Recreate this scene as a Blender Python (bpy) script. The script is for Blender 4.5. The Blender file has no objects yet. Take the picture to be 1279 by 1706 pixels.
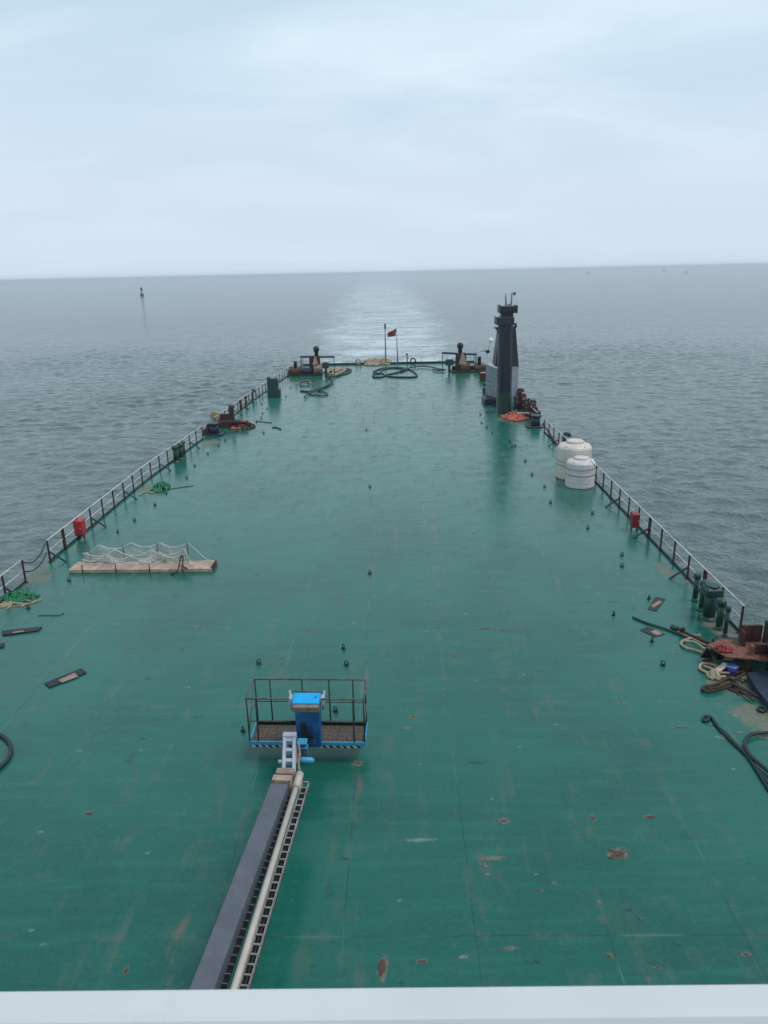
import bpy, math, random
from mathutils import Vector, Matrix, noise as mnoise
random.seed(7)
PI = math.pi
scene = bpy.context.scene
COL = scene.collection

# ------------------------------------------------------------------ camera model (deck is z = 0, stern towards +Y)
FPX = 1232.0; CH = 12.5; SEA = -4.0
pit, rol, yaw = math.radians(17.95), math.radians(1.25), math.radians(-1.15)
F = Vector((math.sin(yaw)*math.cos(pit), math.cos(yaw)*math.cos(pit), -math.sin(pit)))
R0 = Vector((math.cos(yaw), -math.sin(yaw), 0)); U0 = R0.cross(F)
RR = math.cos(rol)*R0 - math.sin(rol)*U0; UU = math.cos(rol)*U0 + math.sin(rol)*R0
EYE = Vector((0, 0, CH))

def P(x, y, z=0.0):
    """survey point: photo pixel -> point at height z"""
    d = F*FPX + RR*(x-639.5) - UU*(y-853)
    return EYE + d*((z-CH)/d.z)

def PY(x, y, Y):
    """survey point: photo pixel -> point on the plane at distance Y"""
    d = F*FPX + RR*(x-639.5) - UU*(y-853)
    return EYE + d*(Y/d.y)

# ------------------------------------------------------------------ mesh builder
class MB:
    def __init__(s): s.v = []; s.f = []; s.sm = []
    def add(s, vs, fs, smooth=False):
        o = len(s.v); s.v += [tuple(v) for v in vs]
        s.f += [tuple(i+o for i in f) for f in fs]; s.sm += [smooth]*len(fs); return s
    def box(s, c, size, rz=0, bev=0.0, rot=None):
        hx, hy, hz = (q/2 for q in size); c = Vector(c)
        M = rot if rot else Matrix.Rotation(rz, 3, 'Z')
        b = min(bev, hx*.9, hy*.9, hz*.9)
        if b <= 0:
            vs = [c + M @ Vector((x*hx, y*hy, z*hz)) for z in (-1, 1) for x, y in ((-1,-1),(1,-1),(1,1),(-1,1))]
            return s.add(vs, [(3,2,1,0),(4,5,6,7),(0,1,5,4),(1,2,6,5),(2,3,7,6),(3,0,4,7)])
        rings = []
        for z, i in ((-hz, b), (-hz+b, 0), (hz-b, 0), (hz, b)):
            x1, y1 = hx-i, hy-i; k = b*.6 if i == 0 else b*.3
            rings.append([(-x1+k,-y1,z),(x1-k,-y1,z),(x1,-y1+k,z),(x1,y1-k,z),(x1-k,y1,z),(-x1+k,y1,z),(-x1,y1-k,z),(-x1,-y1+k,z)])
        vs = [c + M @ Vector(p) for r in rings for p in r]; fs = []
        for k in range(3):
            for j in range(8):
                a, b2 = k*8+j, k*8+(j+1) % 8; fs.append((a, b2, b2+8, a+8))
        fs.append(tuple(range(7, -1, -1))); fs.append(tuple(range(24, 32)))
        return s.add(vs, fs)
    def tube(s, pts, r, n=8, closed=False, caps=True):
        pts = [Vector(p) for p in pts]; N = len(pts)
        rad = r if hasattr(r, '__len__') else [r]*N
        vs = []; up = Vector((0, 0, 1)); last = None
        for i, p in enumerate(pts):
            if closed: t = pts[(i+1) % N]-pts[i-1]
            else: t = pts[min(i+1, N-1)]-pts[max(i-1, 0)]
            if t.length < 1e-9: t = Vector((0, 0, 1))
            t.normalize()
            if last is None:
                a = up if abs(t.z) < .9 else Vector((1, 0, 0)); u = t.cross(a).normalized()
            else:
                u = (last - t*last.dot(t)); u = u.normalized() if u.length > 1e-6 else t.orthogonal().normalized()
            last = u; w = t.cross(u)
            for j in range(n):
                an = 2*PI*j/n; vs.append(p + (u*math.cos(an)+w*math.sin(an))*rad[i])
        fs = []
        for i in range(N if closed else N-1):
            for j in range(n):
                a, b = i*n+j, i*n+(j+1) % n; i2 = ((i+1) % N)*n
                fs.append((a, b, i2+(j+1) % n, i2+j))
        s.add(vs, fs, n > 5)
        if caps and not closed:
            o = len(s.v)-len(vs)
            s.f.append(tuple(o+j for j in range(n-1, -1, -1))); s.sm.append(False)
            s.f.append(tuple(o+(N-1)*n+j for j in range(n))); s.sm.append(False)
        return s
    def lathe(s, prof, c=(0, 0, 0), n=24, axis='Z', rot=None):
        vs = []; c = Vector(c)
        for r, h in prof:
            for j in range(n):
                a = 2*PI*j/n; x, y = r*math.cos(a), r*math.sin(a)
                v = Vector((x, y, h)) if axis == 'Z' else (Vector((h, x, y)) if axis == 'X' else Vector((x, h, y)))
                if rot: v = rot @ v
                vs.append(c+v)
        fs = []
        for i in range(len(prof)-1):
            for j in range(n):
                a, b = i*n+j, i*n+(j+1) % n; fs.append((a, b, b+n, a+n))
        s.add(vs, fs, True)
        o = len(s.v)-len(vs)
        s.f.append(tuple(o+j for j in range(n-1, -1, -1))); s.sm.append(False)
        s.f.append(tuple(o+(len(prof)-1)*n+j for j in range(n))); s.sm.append(False)
        return s
    def prism(s, poly, z0, z1):
        n = len(poly)
        vs = [(p[0], p[1], z0) for p in poly]+[(p[0], p[1], z1) for p in poly]
        fs = [tuple(range(n-1, -1, -1)), tuple(range(n, 2*n))]+[(i, (i+1) % n, (i+1) % n+n, i+n) for i in range(n)]
        return s.add(vs, fs)
    def loft(s, secs):
        """secs: list of rings (equal length)"""
        n = len(secs[0]); vs = [p for r in secs for p in r]; fs = []
        for i in range(len(secs)-1):
            for j in range(n):
                a, b = i*n+j, i*n+(j+1) % n; fs.append((a, b, b+n, a+n))
        fs.append(tuple(range(n-1, -1, -1))); fs.append(tuple((len(secs)-1)*n+j for j in range(n)))
        return s.add(vs, fs)
    def build(s, name, mat, parent=None, loc=None, label=None):
        me = bpy.data.meshes.new(name); me.from_pydata(s.v, [], s.f); me.update()
        for p, q in zip(me.polygons, s.sm): p.use_smooth = q
        o = bpy.data.objects.new(name, me); COL.objects.link(o); me.materials.append(mat)
        if parent: o.parent = parent
        if loc is not None: o.location = loc
        if label: o['label'] = label
        return o

def rectring(cx, cy, w, d, z):
    return [(cx-w/2, cy-d/2, z), (cx+w/2, cy-d/2, z), (cx+w/2, cy+d/2, z), (cx-w/2, cy+d/2, z)]

def thing(name, label, cat, loc=(0, 0, 0), rz=0, group=None):
    o = bpy.data.objects.new(name, None); COL.objects.link(o); o.empty_display_size = .2
    o.location = loc; o.rotation_euler = (0, 0, rz); tag(o, label, cat, group); return o
def tag(o, label, cat, group=None):
    o['label'] = label; o['category'] = cat
    if group: o['group'] = group
    return o
def struct(o): o['kind'] = 'structure'; return o
def dup(root, loc, label, rz=0, scale=None):
    r = root.copy(); COL.objects.link(r); r.location = loc; r.rotation_euler = (0, 0, rz); r['label'] = label
    if scale: r.scale = scale
    for ch in list(root.children):
        c = ch.copy(); COL.objects.link(c); c.parent = r
        for g in list(ch.children):
            d = g.copy(); COL.objects.link(d); d.parent = c
    return r
def smooth(pts, k=6, closed=False):
    pts = [Vector(p) for p in pts]; n = len(pts); out = []
    for i in range(n if closed else n-1):
        if closed: a, b, c, d = pts[i-1], pts[i], pts[(i+1) % n], pts[(i+2) % n]
        else: a, b, c, d = pts[max(i-1, 0)], pts[i], pts[i+1], pts[min(i+2, n-1)]
        for j in range(k):
            t = j/k
            out.append(.5*((2*b)+(c-a)*t+(2*a-5*b+4*c-d)*t*t+(3*b-a-3*c+d)*t**3))
    if not closed: out.append(pts[-1])
    return out
def px_line(lst, z=.04, k=6, closed=False):
    return smooth([P(x, y, z) for x, y in lst], k, closed)

# ------------------------------------------------------------------ materials
def srgb(r, g, b):
    f = lambda c: ((c/255+.055)/1.055)**2.4 if c/255 > .04045 else c/255/12.92
    return (f(r), f(g), f(b), 1)
class NT:
    def __init__(s, m):
        m.use_nodes = True; s.t = m.node_tree; s.n = s.t.nodes; s.l = s.t.links
        s.b = s.n.get('Principled BSDF')
    def node(s, ty, **kw):
        n = s.n.new(ty)
        for k, v in kw.items():
            if k.startswith('_'): setattr(n, k[1:], v)
        return n
    def set(s, sock, v):
        if isinstance(v, bpy.types.NodeSocket): s.l.new(v, sock)
        else: sock.default_value = v
    def math(s, op, a, b=0.0, c=0.0, clamp=False):
        n = s.n.new('ShaderNodeMath'); n.operation = op; n.use_clamp = clamp
        s.set(n.inputs[0], a); s.set(n.inputs[1], b); s.set(n.inputs[2], c); return n.outputs[0]
    def obj(s): return s.n.new('ShaderNodeTexCoord').outputs['Object']
    def pos(s): return s.n.new('ShaderNodeNewGeometry').outputs['Position']
    def mapping(s, v, scale=(1, 1, 1), loc=(0, 0, 0), rot=(0, 0, 0)):
        n = s.n.new('ShaderNodeMapping'); s.l.new(v, n.inputs[0]); n.inputs['Scale'].default_value = scale
        n.inputs['Location'].default_value = loc; n.inputs['Rotation'].default_value = rot; return n.outputs[0]
    def noise(s, v, scale, detail=4, rough=.5, dist=0.0):
        n = s.n.new('ShaderNodeTexNoise'); s.l.new(v, n.inputs['Vector']); n.inputs['Scale'].default_value = scale
        n.inputs['Detail'].default_value = detail; n.inputs['Roughness'].default_value = rough
        n.inputs['Distortion'].default_value = dist; return n.outputs['Fac']
    def ramp(s, fac, a, b, ca=0.0, cb=1.0):
        n = s.n.new('ShaderNodeMapRange'); n.interpolation_type = 'SMOOTHSTEP'
        s.set(n.inputs['Value'], fac); s.set(n.inputs['From Min'], a); s.set(n.inputs['From Max'], b)
        n.inputs['To Min'].default_value = ca; n.inputs['To Max'].default_value = cb; return n.outputs[0]
    def mix(s, fac, a, b, mode='MIX'):
        n = s.n.new('ShaderNodeMix'); n.data_type = 'RGBA'; n.blend_type = mode
        s.set(n.inputs[0], fac); s.set(n.inputs[6], a); s.set(n.inputs[7], b); return n.outputs[2]
    def bump(s, h, strength=1.0, dist=.01, normal=None):
        n = s.n.new('ShaderNodeBump'); s.l.new(h, n.inputs['Height']); n.inputs['Strength'].default_value = strength
        n.inputs['Distance'].default_value = dist
        if normal: s.l.new(normal, n.inputs['Normal'])
        return n.outputs[0]

MATS = {}
def mat(name, col, rough=.6, metal=0.0, var=.25, scale=3.0, dirt=None, dirt_amt=.5, bump=.004, spec=.5):
    """painted / weathered surface: base colour with tone variation and stains of a second colour"""
    if name in MATS: return MATS[name]
    m = bpy.data.materials.new(name); t = NT(m); o = t.obj()
    n1 = t.noise(o, scale, 6, .6); n2 = t.noise(o, scale*4.3, 5, .65)
    lo = tuple(c*(1-var) for c in col[:3])+(1,); hi = tuple(min(1, c*(1+var)) for c in col[:3])+(1,)
    c = t.mix(t.ramp(n1, .3, .7), lo, hi)
    if dirt:
        f = t.math('MULTIPLY', t.ramp(n2, 1-dirt_amt-.12, 1-dirt_amt+.12), .9)
        c = t.mix(f, c, dirt)
    t.set(t.b.inputs['Base Color'], c)
    t.set(t.b.inputs['Roughness'], t.ramp(n2, .2, .8, max(.05, rough-.12), min(1, rough+.15)))
    t.b.inputs['Metallic'].default_value = metal; t.b.inputs['Specular IOR Level'].default_value = spec
    t.set(t.b.inputs['Normal'], t.bump(n2, .6, bump)); MATS[name] = m; return m

RUST = srgb(105, 58, 40); RUSTD = (.05, .022, .015, 1)
m_post = mat('railing_post_paint', srgb(72, 38, 36), .55, scale=4, dirt=(.12, .055, .035, 1), dirt_amt=.36)
m_rail = mat('railing_tube_paint', srgb(190, 188, 184), .45, dirt=srgb(120, 90, 75), dirt_amt=.36, scale=1.5)
m_coam = mat('coaming_paint', (.014, .035, .03, 1), .4, dirt=(.02, .012, .01, 1), dirt_amt=.4)
m_green = mat('dark_green_paint', (.010, .052, .036, 1), .38, var=.3, dirt=(.008, .018, .014, 1), dirt_amt=.35)
m_lug = mat('lug_green_paint', (.006, .03, .026, 1), .45)
m_navy = mat('navy_paint', (.013, .022, .045, 1), .4, dirt=(.03, .035, .045, 1), dirt_amt=.35)
m_navy2 = mat('blue_grey_paint', (.022, .036, .062, 1), .4, dirt=(.04, .05, .07, 1), dirt_amt=.4)
m_slate = mat('slate_paint', (.015, .026, .040, 1), .42, var=.18, scale=1.2, dirt=(.024, .036, .050, 1), dirt_amt=.35)
m_slated = mat('dark_slate_paint', (.008, .013, .022, 1), .45)
m_rust = mat('rusted_steel', (.085, .030, .022, 1), .8, var=.4, scale=4, dirt=(.03, .013, .011, 1), dirt_amt=.5, bump=.01)
m_rustl = mat('light_rust', (.22, .09, .055, 1), .8, var=.35, scale=5, dirt=(.09, .035, .025, 1), dirt_amt=.45, bump=.01)
m_drum = mat('drum_rope_rust', (.17, .085, .055, 1), .85, var=.35, scale=4, dirt=(.06, .03, .022, 1), dirt_amt=.5, bump=.02)
m_beige = mat('winch_beige', (.36, .30, .22, 1), .7, dirt=(.12, .06, .04, 1), dirt_amt=.45)
m_black = mat('plain_black', (.008, .009, .011, 1), .45)
m_red = mat('red_box_paint', (.40, .012, .022, 1), .35, var=.15)
m_redd = mat('dark_red_box_paint', (.22, .010, .016, 1), .4, var=.2)
m_hose = mat('black_hose', (.010, .022, .020, 1), .5)
m_hoseg = mat('faded_green_hose', (.018, .055, .048, 1), .5, dirt=(.01, .03, .028, 1))
m_ropec = mat('cream_rope', (.42, .35, .24, 1), .9, scale=8, dirt=(.18, .12, .075, 1), dirt_amt=.42, bump=.01)
m_ropeb = mat('brown_rope', (.055, .032, .024, 1), .9, scale=8, dirt=(.13, .09, .06, 1), dirt_amt=.35, bump=.01)
m_net = mat('net_cord', (.58, .58, .53, 1), .9, var=.2)
m_orange = mat('orange_net', (.45, .075, .045, 1), .85, scale=3, var=.5, dirt=(.62, .36, .28, 1), dirt_amt=.42)
m_tarp = mat('bright_green_net', (.03, .22, .10, 1), .8, scale=9, dirt=(.015, .08, .04, 1), dirt_amt=.45, bump=.02)
m_wood = mat('scaffold_board', (.44, .33, .25, 1), .8, scale=3, dirt=(.17, .11, .075, 1), dirt_amt=.4, bump=.008)
m_tank = mat('white_plastic', (.66, .59, .52, 1), .45, var=.09, scale=1.6, dirt=(.42, .31, .22, 1), dirt_amt=.38, bump=.002)
m_tank2 = mat('white_plastic_grey', (.66, .61, .57, 1), .45, var=.08, scale=1.6, dirt=(.44, .37, .31, 1), dirt_amt=.38, bump=.002)
m_strap = mat('grey_strap', (.16, .17, .19, 1), .7)
m_white = mat('white_paint', (.62, .63, .63, 1), .62, var=.05, scale=1.6, dirt=(.55, .55, .54, 1), dirt_amt=.30, bump=.002)
m_whiteg = mat('weathered_white_casing', (.42, .43, .45, 1), .5, var=.12, scale=2.0, dirt=(.16, .19, .2, 1), dirt_amt=.42)
m_lattice = mat('grey_white_ladder', (.38, .42, .45, 1), .5, dirt=(.15, .18, .2, 1))
m_blue = mat('lift_blue', (.025, .17, .36, 1), .35, var=.15, dirt=(.02, .09, .2, 1), dirt_amt=.3)
m_blueb = mat('lift_lid_blue', (.01, .40, .80, 1), .3, var=.08)
m_cyan = mat('lift_cyan', (.05, .30, .48, 1), .4, var=.2, dirt=(.12, .2, .26, 1), dirt_amt=.35)
m_blued = mat('lift_dark_blue', (.008, .065, .17, 1), .4, var=.25, dirt=(.01, .02, .035, 1), dirt_amt=.35)
m_cage = mat('cage_tube_dirty', (.055, .062, .058, 1), .55, scale=6, dirt=(.24, .17, .14, 1), dirt_amt=.45)
m_floor = mat('basket_mesh_floor', (.13, .09, .07, 1), .9, scale=14, var=.4, dirt=(.04, .032, .028, 1), dirt_amt=.45, bump=.02)
m_boomg = mat('boom_purple_grey', (.105, .112, .135, 1), .45, var=.12, scale=1.6, dirt=(.16, .16, .2, 1), dirt_amt=.33)
m_boomw = mat('boom_tape', (.26, .20, .16, 1), .7, scale=6, dirt=(.14, .10, .085, 1), dirt_amt=.4)
m_beigeT = mat('cream_tube_paint', (.52, .46, .40, 1), .45, var=.1, scale=2, dirt=(.36, .28, .23, 1), dirt_amt=.33)
m_chain = mat('cable_carrier', (.28, .27, .25, 1), .55, dirt=(.10, .09, .08, 1), dirt_amt=.4)
m_jib = mat('jib_grey_white', (.38, .42, .48, 1), .4, var=.1, dirt=(.25, .26, .28, 1), dirt_amt=.3)
m_bright = mat('bright_lamp_globe', (.85, .87, .88, 1), .15, var=.02)
m_yel = mat('ochre_wrap', (.45, .28, .08, 1), .7)
m_bluec = mat('bucket_blue', (.02, .035, .22, 1), .35, var=.15)
m_bluel = mat('bucket_lid_blue', (.10, .15, .42, 1), .35, var=.15)
m_plank = mat('tarred_plank', (.020, .022, .026, 1), .6, scale=5)
m_plankw = mat('worn_wood', (.36, .25, .19, 1), .8, scale=14, dirt=(.10, .07, .06, 1), dirt_amt=.45)
m_flag = mat('red_flag_cloth', (.26, .035, .045, 1), .85, var=.2)
m_tyre = mat('tyre_rubber', (.015, .015, .016, 1), .8)
m_patch_h = mat('worn_primer_halo', (.24, .20, .15, 1), .7, scale=9, dirt=(.07, .16, .12, 1), dirt_amt=.52)
m_patch_g = mat('grey_scuff', (.22, .30, .27, 1), .6, scale=6, dirt=(.05, .15, .12, 1), dirt_amt=.5)
m_patch_r = mat('rust_spot', (.12, .058, .042, 1), .8, scale=9, dirt=(.06, .028, .022, 1), dirt_amt=.45)
def ragged(m, k=1.0):
    t = NT(m); g = t.n.new('ShaderNodeTexCoord').outputs['Generated']; v = t.n.new('ShaderNodeVectorMath'); v.operation = 'DISTANCE'
    t.l.new(t.mapping(g, (1, 1, 0)), v.inputs[0]); v.inputs[1].default_value = (.5, .5, 0)
    n = t.noise(t.obj(), 11, 6, .7)
    a = t.math('SUBTRACT', t.math('SUBTRACT', .42, v.outputs['Value']), t.math('MULTIPLY', t.math('SUBTRACT', n, .5), 1.1*k))
    t.set(t.b.inputs['Alpha'], t.ramp(a, .0, .22, 0, .85)); return m
ragged(m_patch_h); ragged(m_patch_g, 1.3); ragged(m_patch_r, .8)
m_mud = mat('edge_grime', (.17, .14, .105, 1), .75, scale=1.8, dirt=(.05, .10, .08, 1), dirt_amt=.50)

# deck paint -----------------------------------------------------------
GRIME = []
for x_, y_, ra_, rb_ in ((60,960,1.2,1.8),(15,1005,2.2,.8),(350,738,.9,2.4),(1225,1130,1.3,2.0),(1262,1195,.9,1.6),(1165,975,.6,2.6),(1205,1050,.8,2.0),(850,698,2.0,1.6),(500,638,2.6,1.0),(790,633,2.2,.8),(245,815,.8,1.6),(385,708,1.6,1.2),(1110,950,.5,1.4)):
    q_ = P(x_, y_); GRIME.append((q_.x, q_.y, ra_, rb_))
def deck_material():
    m = bpy.data.materials.new('green_deck_paint'); t = NT(m); p = t.pos()
    sep = t.n.new('ShaderNodeSeparateXYZ'); t.l.new(p, sep.inputs[0]); X, Y = sep.outputs[0], sep.outputs[1]
    big = t.noise(p, .16, 5, .6, .6); mid = t.noise(p, .9, 6, .62); fine = t.noise(p, 9, 6, .7)
    streakx = t.noise(t.mapping(p, (.35, 3.2, 1)), 1.0, 6, .65)
    streaky = t.noise(t.mapping(p, (2.6, .16, 1)), 1.0, 6, .6)
    c = t.mix(t.ramp(big, .32, .68), (.003, .084, .060, 1), (.006, .124, .090, 1))
    c = t.mix(t.math('MULTIPLY', t.ramp(streakx, .47, .70), .60), c, (.012, .150, .112, 1))
    c = t.mix(t.math('MULTIPLY', t.ramp(streakx, .40, .24), .55), c, (.004, .058, .042, 1))
    c = t.mix(t.ramp(fine, .30, .70, 0, .36), c, (.030, .16, .125, 1))
    c = t.mix(t.ramp(t.noise(t.mapping(p, (2.2, 5.5, 1)), 2.2, 7, .75), .56, .72, 0, .55), c, (.003, .060, .042, 1))
    # grey-brown foot and wheel grime, in long bands
    band = t.math('MULTIPLY', t.ramp(streaky, .50, .68), t.ramp(mid, .46, .62))
    c = t.mix(t.math('MULTIPLY', band, .30), c, (.13, .13, .10, 1))
    tr = None
    for tx, tw in ((-1.2, .55), (1.75, .45), (-4.6, .35), (-.3, .3), (4.3, .3)):
        g_ = t.ramp(t.math('ABSOLUTE', t.math('SUBTRACT', t.math('ADD', X, t.math('MULTIPLY', t.math('SUBTRACT', big, .5), 1.2)), tx)), tw, 0); tr = g_ if tr is None else t.math('MAXIMUM', tr, g_)
    tn = t.math('MULTIPLY', t.ramp(t.noise(t.mapping(p, (3.0, 1.1, 1), (1, 7, 0)), 1.0, 8, .75), .48, .68), t.ramp(t.noise(p, .22, 3), .42, .60))
    c = t.mix(t.math('MULTIPLY', t.math('MULTIPLY', tr, tn), .75), c, (.16, .125, .09, 1))
    sp = t.math('MULTIPLY', t.ramp(t.noise(p, 5.5, 8, .78), .60, .70), t.ramp(mid, .44, .60))
    c = t.mix(t.math('MULTIPLY', sp, .40), c, (.15, .17, .13, 1))
    sc = t.math('MULTIPLY', t.ramp(t.noise(t.mapping(p, (.8, 5, 1), (3, 9, 0)), 1.7, 8, .75), .60, .74), t.ramp(t.noise(p, .5, 3), .45, .6))
    c = t.mix(t.math('MULTIPLY', sc, .45), c, (.20, .24, .20, 1))
    # brown dust gathered along the deck edges and under gear
    gr = None
    for gx, gy, ra, rb in GRIME:
        g_ = t.math('SQRT', t.math('ADD', t.math('POWER', t.math('DIVIDE', t.math('SUBTRACT', X, gx), ra), 2.0), t.math('POWER', t.math('DIVIDE', t.math('SUBTRACT', Y, gy), rb), 2.0)))
        g_ = t.ramp(g_, .25, 1.25, 1, 0); gr = g_ if gr is None else t.math('MAXIMUM', gr, g_)
    gn = t.noise(t.mapping(p, (1.3, 1.3, 1), (4, 4, 0)), 1.0, 7, .68)
    gr = t.ramp(t.math('ADD', gr, t.math('MULTIPLY', t.math('SUBTRACT', gn, .5), 2.6)), .45, 1.05, 0, .62)
    c = t.mix(gr, c, t.mix(t.ramp(fine, .3, .7), (.17, .125, .085, 1), (.27, .22, .16, 1)))
    # plate seams
    def seam(v, off, step, w):
        d = t.math('ABSOLUTE', t.math('SUBTRACT', t.math('FRACT', t.math('ADD', t.math('DIVIDE', t.math('SUBTRACT', v, off), step), .5)), .5))
        return t.math('LESS_THAN', t.math('MULTIPLY', d, step), w), t.ramp(t.math('MULTIPLY', d, step), .0, .16, 1, 0)
    wob = t.math('MULTIPLY', t.math('SUBTRACT', t.noise(p, .7, 2), .5), .05)
    s1, g1 = seam(t.math('ADD', X, wob), 1.4, 2.62, .016)
    s2, g2 = seam(t.math('ADD', Y, wob), 19.6, 8.27, .018)
    sm = t.math('MAXIMUM', s1, s2)
    gate = t.ramp(t.noise(t.mapping(p, (.12, .12, 1), (5, 1, 0)), 1.0, 3), .40, .60, .25, .70)
    sl = t.math('MULTIPLY', sm, gate)
    tint = t.mix(t.ramp(t.noise(p, .35, 2), .50, .60), (.004, .055, .042, 1), (.07, .20, .15, 1))
    c = t.mix(sl, c, tint)
    seam_wear = t.math('MULTIPLY', t.math('MULTIPLY', t.math('MAXIMUM', g1, g2), t.ramp(mid, .48, .66)), .30)  # patchy grey-green wear beside the plate seams
    c = t.mix(seam_wear, c, (.13, .15, .11, 1))
    # short dark dashes and pits left by lashing gear
    vo = t.n.new('ShaderNodeTexVoronoi'); vo.inputs['Scale'].default_value = 1.0
    t.l.new(t.mapping(t.mapping(p, (1, 1, 1), rot=(0, 0, .12)), (.75, 2.4, 1)), vo.inputs['Vector'])
    vs = t.n.new('ShaderNodeSeparateColor'); t.l.new(vo.outputs['Color'], vs.inputs[0])
    rr = t.math('MULTIPLY', t.ramp(vs.outputs[0], .45, 1.0), .17)
    dash = t.math('MULTIPLY', t.math('LESS_THAN', t.math('ADD', vo.outputs['Distance'], t.math('MULTIPLY', t.math('ABSOLUTE', t.math('SUBTRACT', fine, .45)), .7)), rr), t.ramp(t.noise(p, .11, 2), .38, .52))
    c = t.mix(t.math('MULTIPLY', dash, .8), c, (.010, .035, .030, 1))
    v3 = t.n.new('ShaderNodeTexVoronoi'); v3.inputs['Scale'].default_value = 1.0; t.l.new(t.mapping(p, (.9, .62, 1), (11, 5, 0), (0, 0, -.2)), v3.inputs['Vector'])
    vs3 = t.n.new('ShaderNodeSeparateColor'); t.l.new(v3.outputs['Color'], vs3.inputs[0])
    d3 = t.math('LESS_THAN', t.math('ADD', v3.outputs['Distance'], t.math('MULTIPLY', t.math('ABSOLUTE', t.math('SUBTRACT', fine, .45)), .6)), t.math('MULTIPLY', t.ramp(vs3.outputs[2], .5, 1.0), .15))
    c = t.mix(t.math('MULTIPLY', d3, t.ramp(Y, 22, 40, .3, .8)), c, (.006, .04, .036, 1))
    nd = t.noise(t.mapping(p, (1.1, 4.6, 1), (9, 2, 0), (0, 0, .15)), 1.5, 3, .55)
    c = t.mix(t.math('MULTIPLY', t.ramp(nd, .705, .735), t.ramp(t.noise(p, .18, 2), .40, .55, .15, .8)), c, (.006, .035, .032, 1))
    cl = t.math('MULTIPLY', t.ramp(t.noise(t.mapping(p, (1.3, 2.6, 1), (2, 8, 0)), 1.0, 8, .8), .52, .70), t.ramp(t.noise(p, .25, 3), .42, .62))
    c = t.mix(t.math('MULTIPLY', cl, .38), c, (.11, .16, .13, 1))
    # light chips
    v2 = t.n.new('ShaderNodeTexVoronoi'); v2.inputs['Scale'].default_value = 1.6; t.l.new(t.mapping(p, (1, 1.8, 1), (7, 3, 0)), v2.inputs['Vector'])
    vs2 = t.n.new('ShaderNodeSeparateColor'); t.l.new(v2.outputs['Color'], vs2.inputs[0])
    chip = t.math('LESS_THAN', t.math('ADD', v2.outputs['Distance'], t.math('MULTIPLY', t.math('ABSOLUTE', t.math('SUBTRACT', fine, .45)), .9)), t.math('MULTIPLY', t.ramp(vs2.outputs[1], .72, 1), .16))
    c = t.mix(t.math('MULTIPLY', chip, .45), c, (.28, .33, .29, 1))
    t.set(t.b.inputs['Base Color'], c)
    r = t.ramp(mid, .3, .7, .17, .29)
    r = t.math('ADD', r, t.math('MULTIPLY', band, .15)); r = t.math('ADD', r, t.math('MULTIPLY', t.math('SUBTRACT', fine, .5), .10))
    r = t.math('ADD', r, t.math('MULTIPLY', gr, .5))
    t.set(t.b.inputs['Roughness'], r); t.b.inputs['Specular IOR Level'].default_value = .5
    h = t.math('ADD', t.math('MULTIPLY', mid, .5), t.math('MULTIPLY', t.noise(p, 3.5, 4), .22))
    h = t.math('SUBTRACT', h, t.math('MULTIPLY', sm, .10))
    nb = t.bump(h, .35, .012)
    nb = t.bump(t.noise(t.mapping(p, (.30, .38, 1)), 1.0, 2), .5, .020, nb)
    t.set(t.b.inputs['Normal'], nb)
    return m

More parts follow.
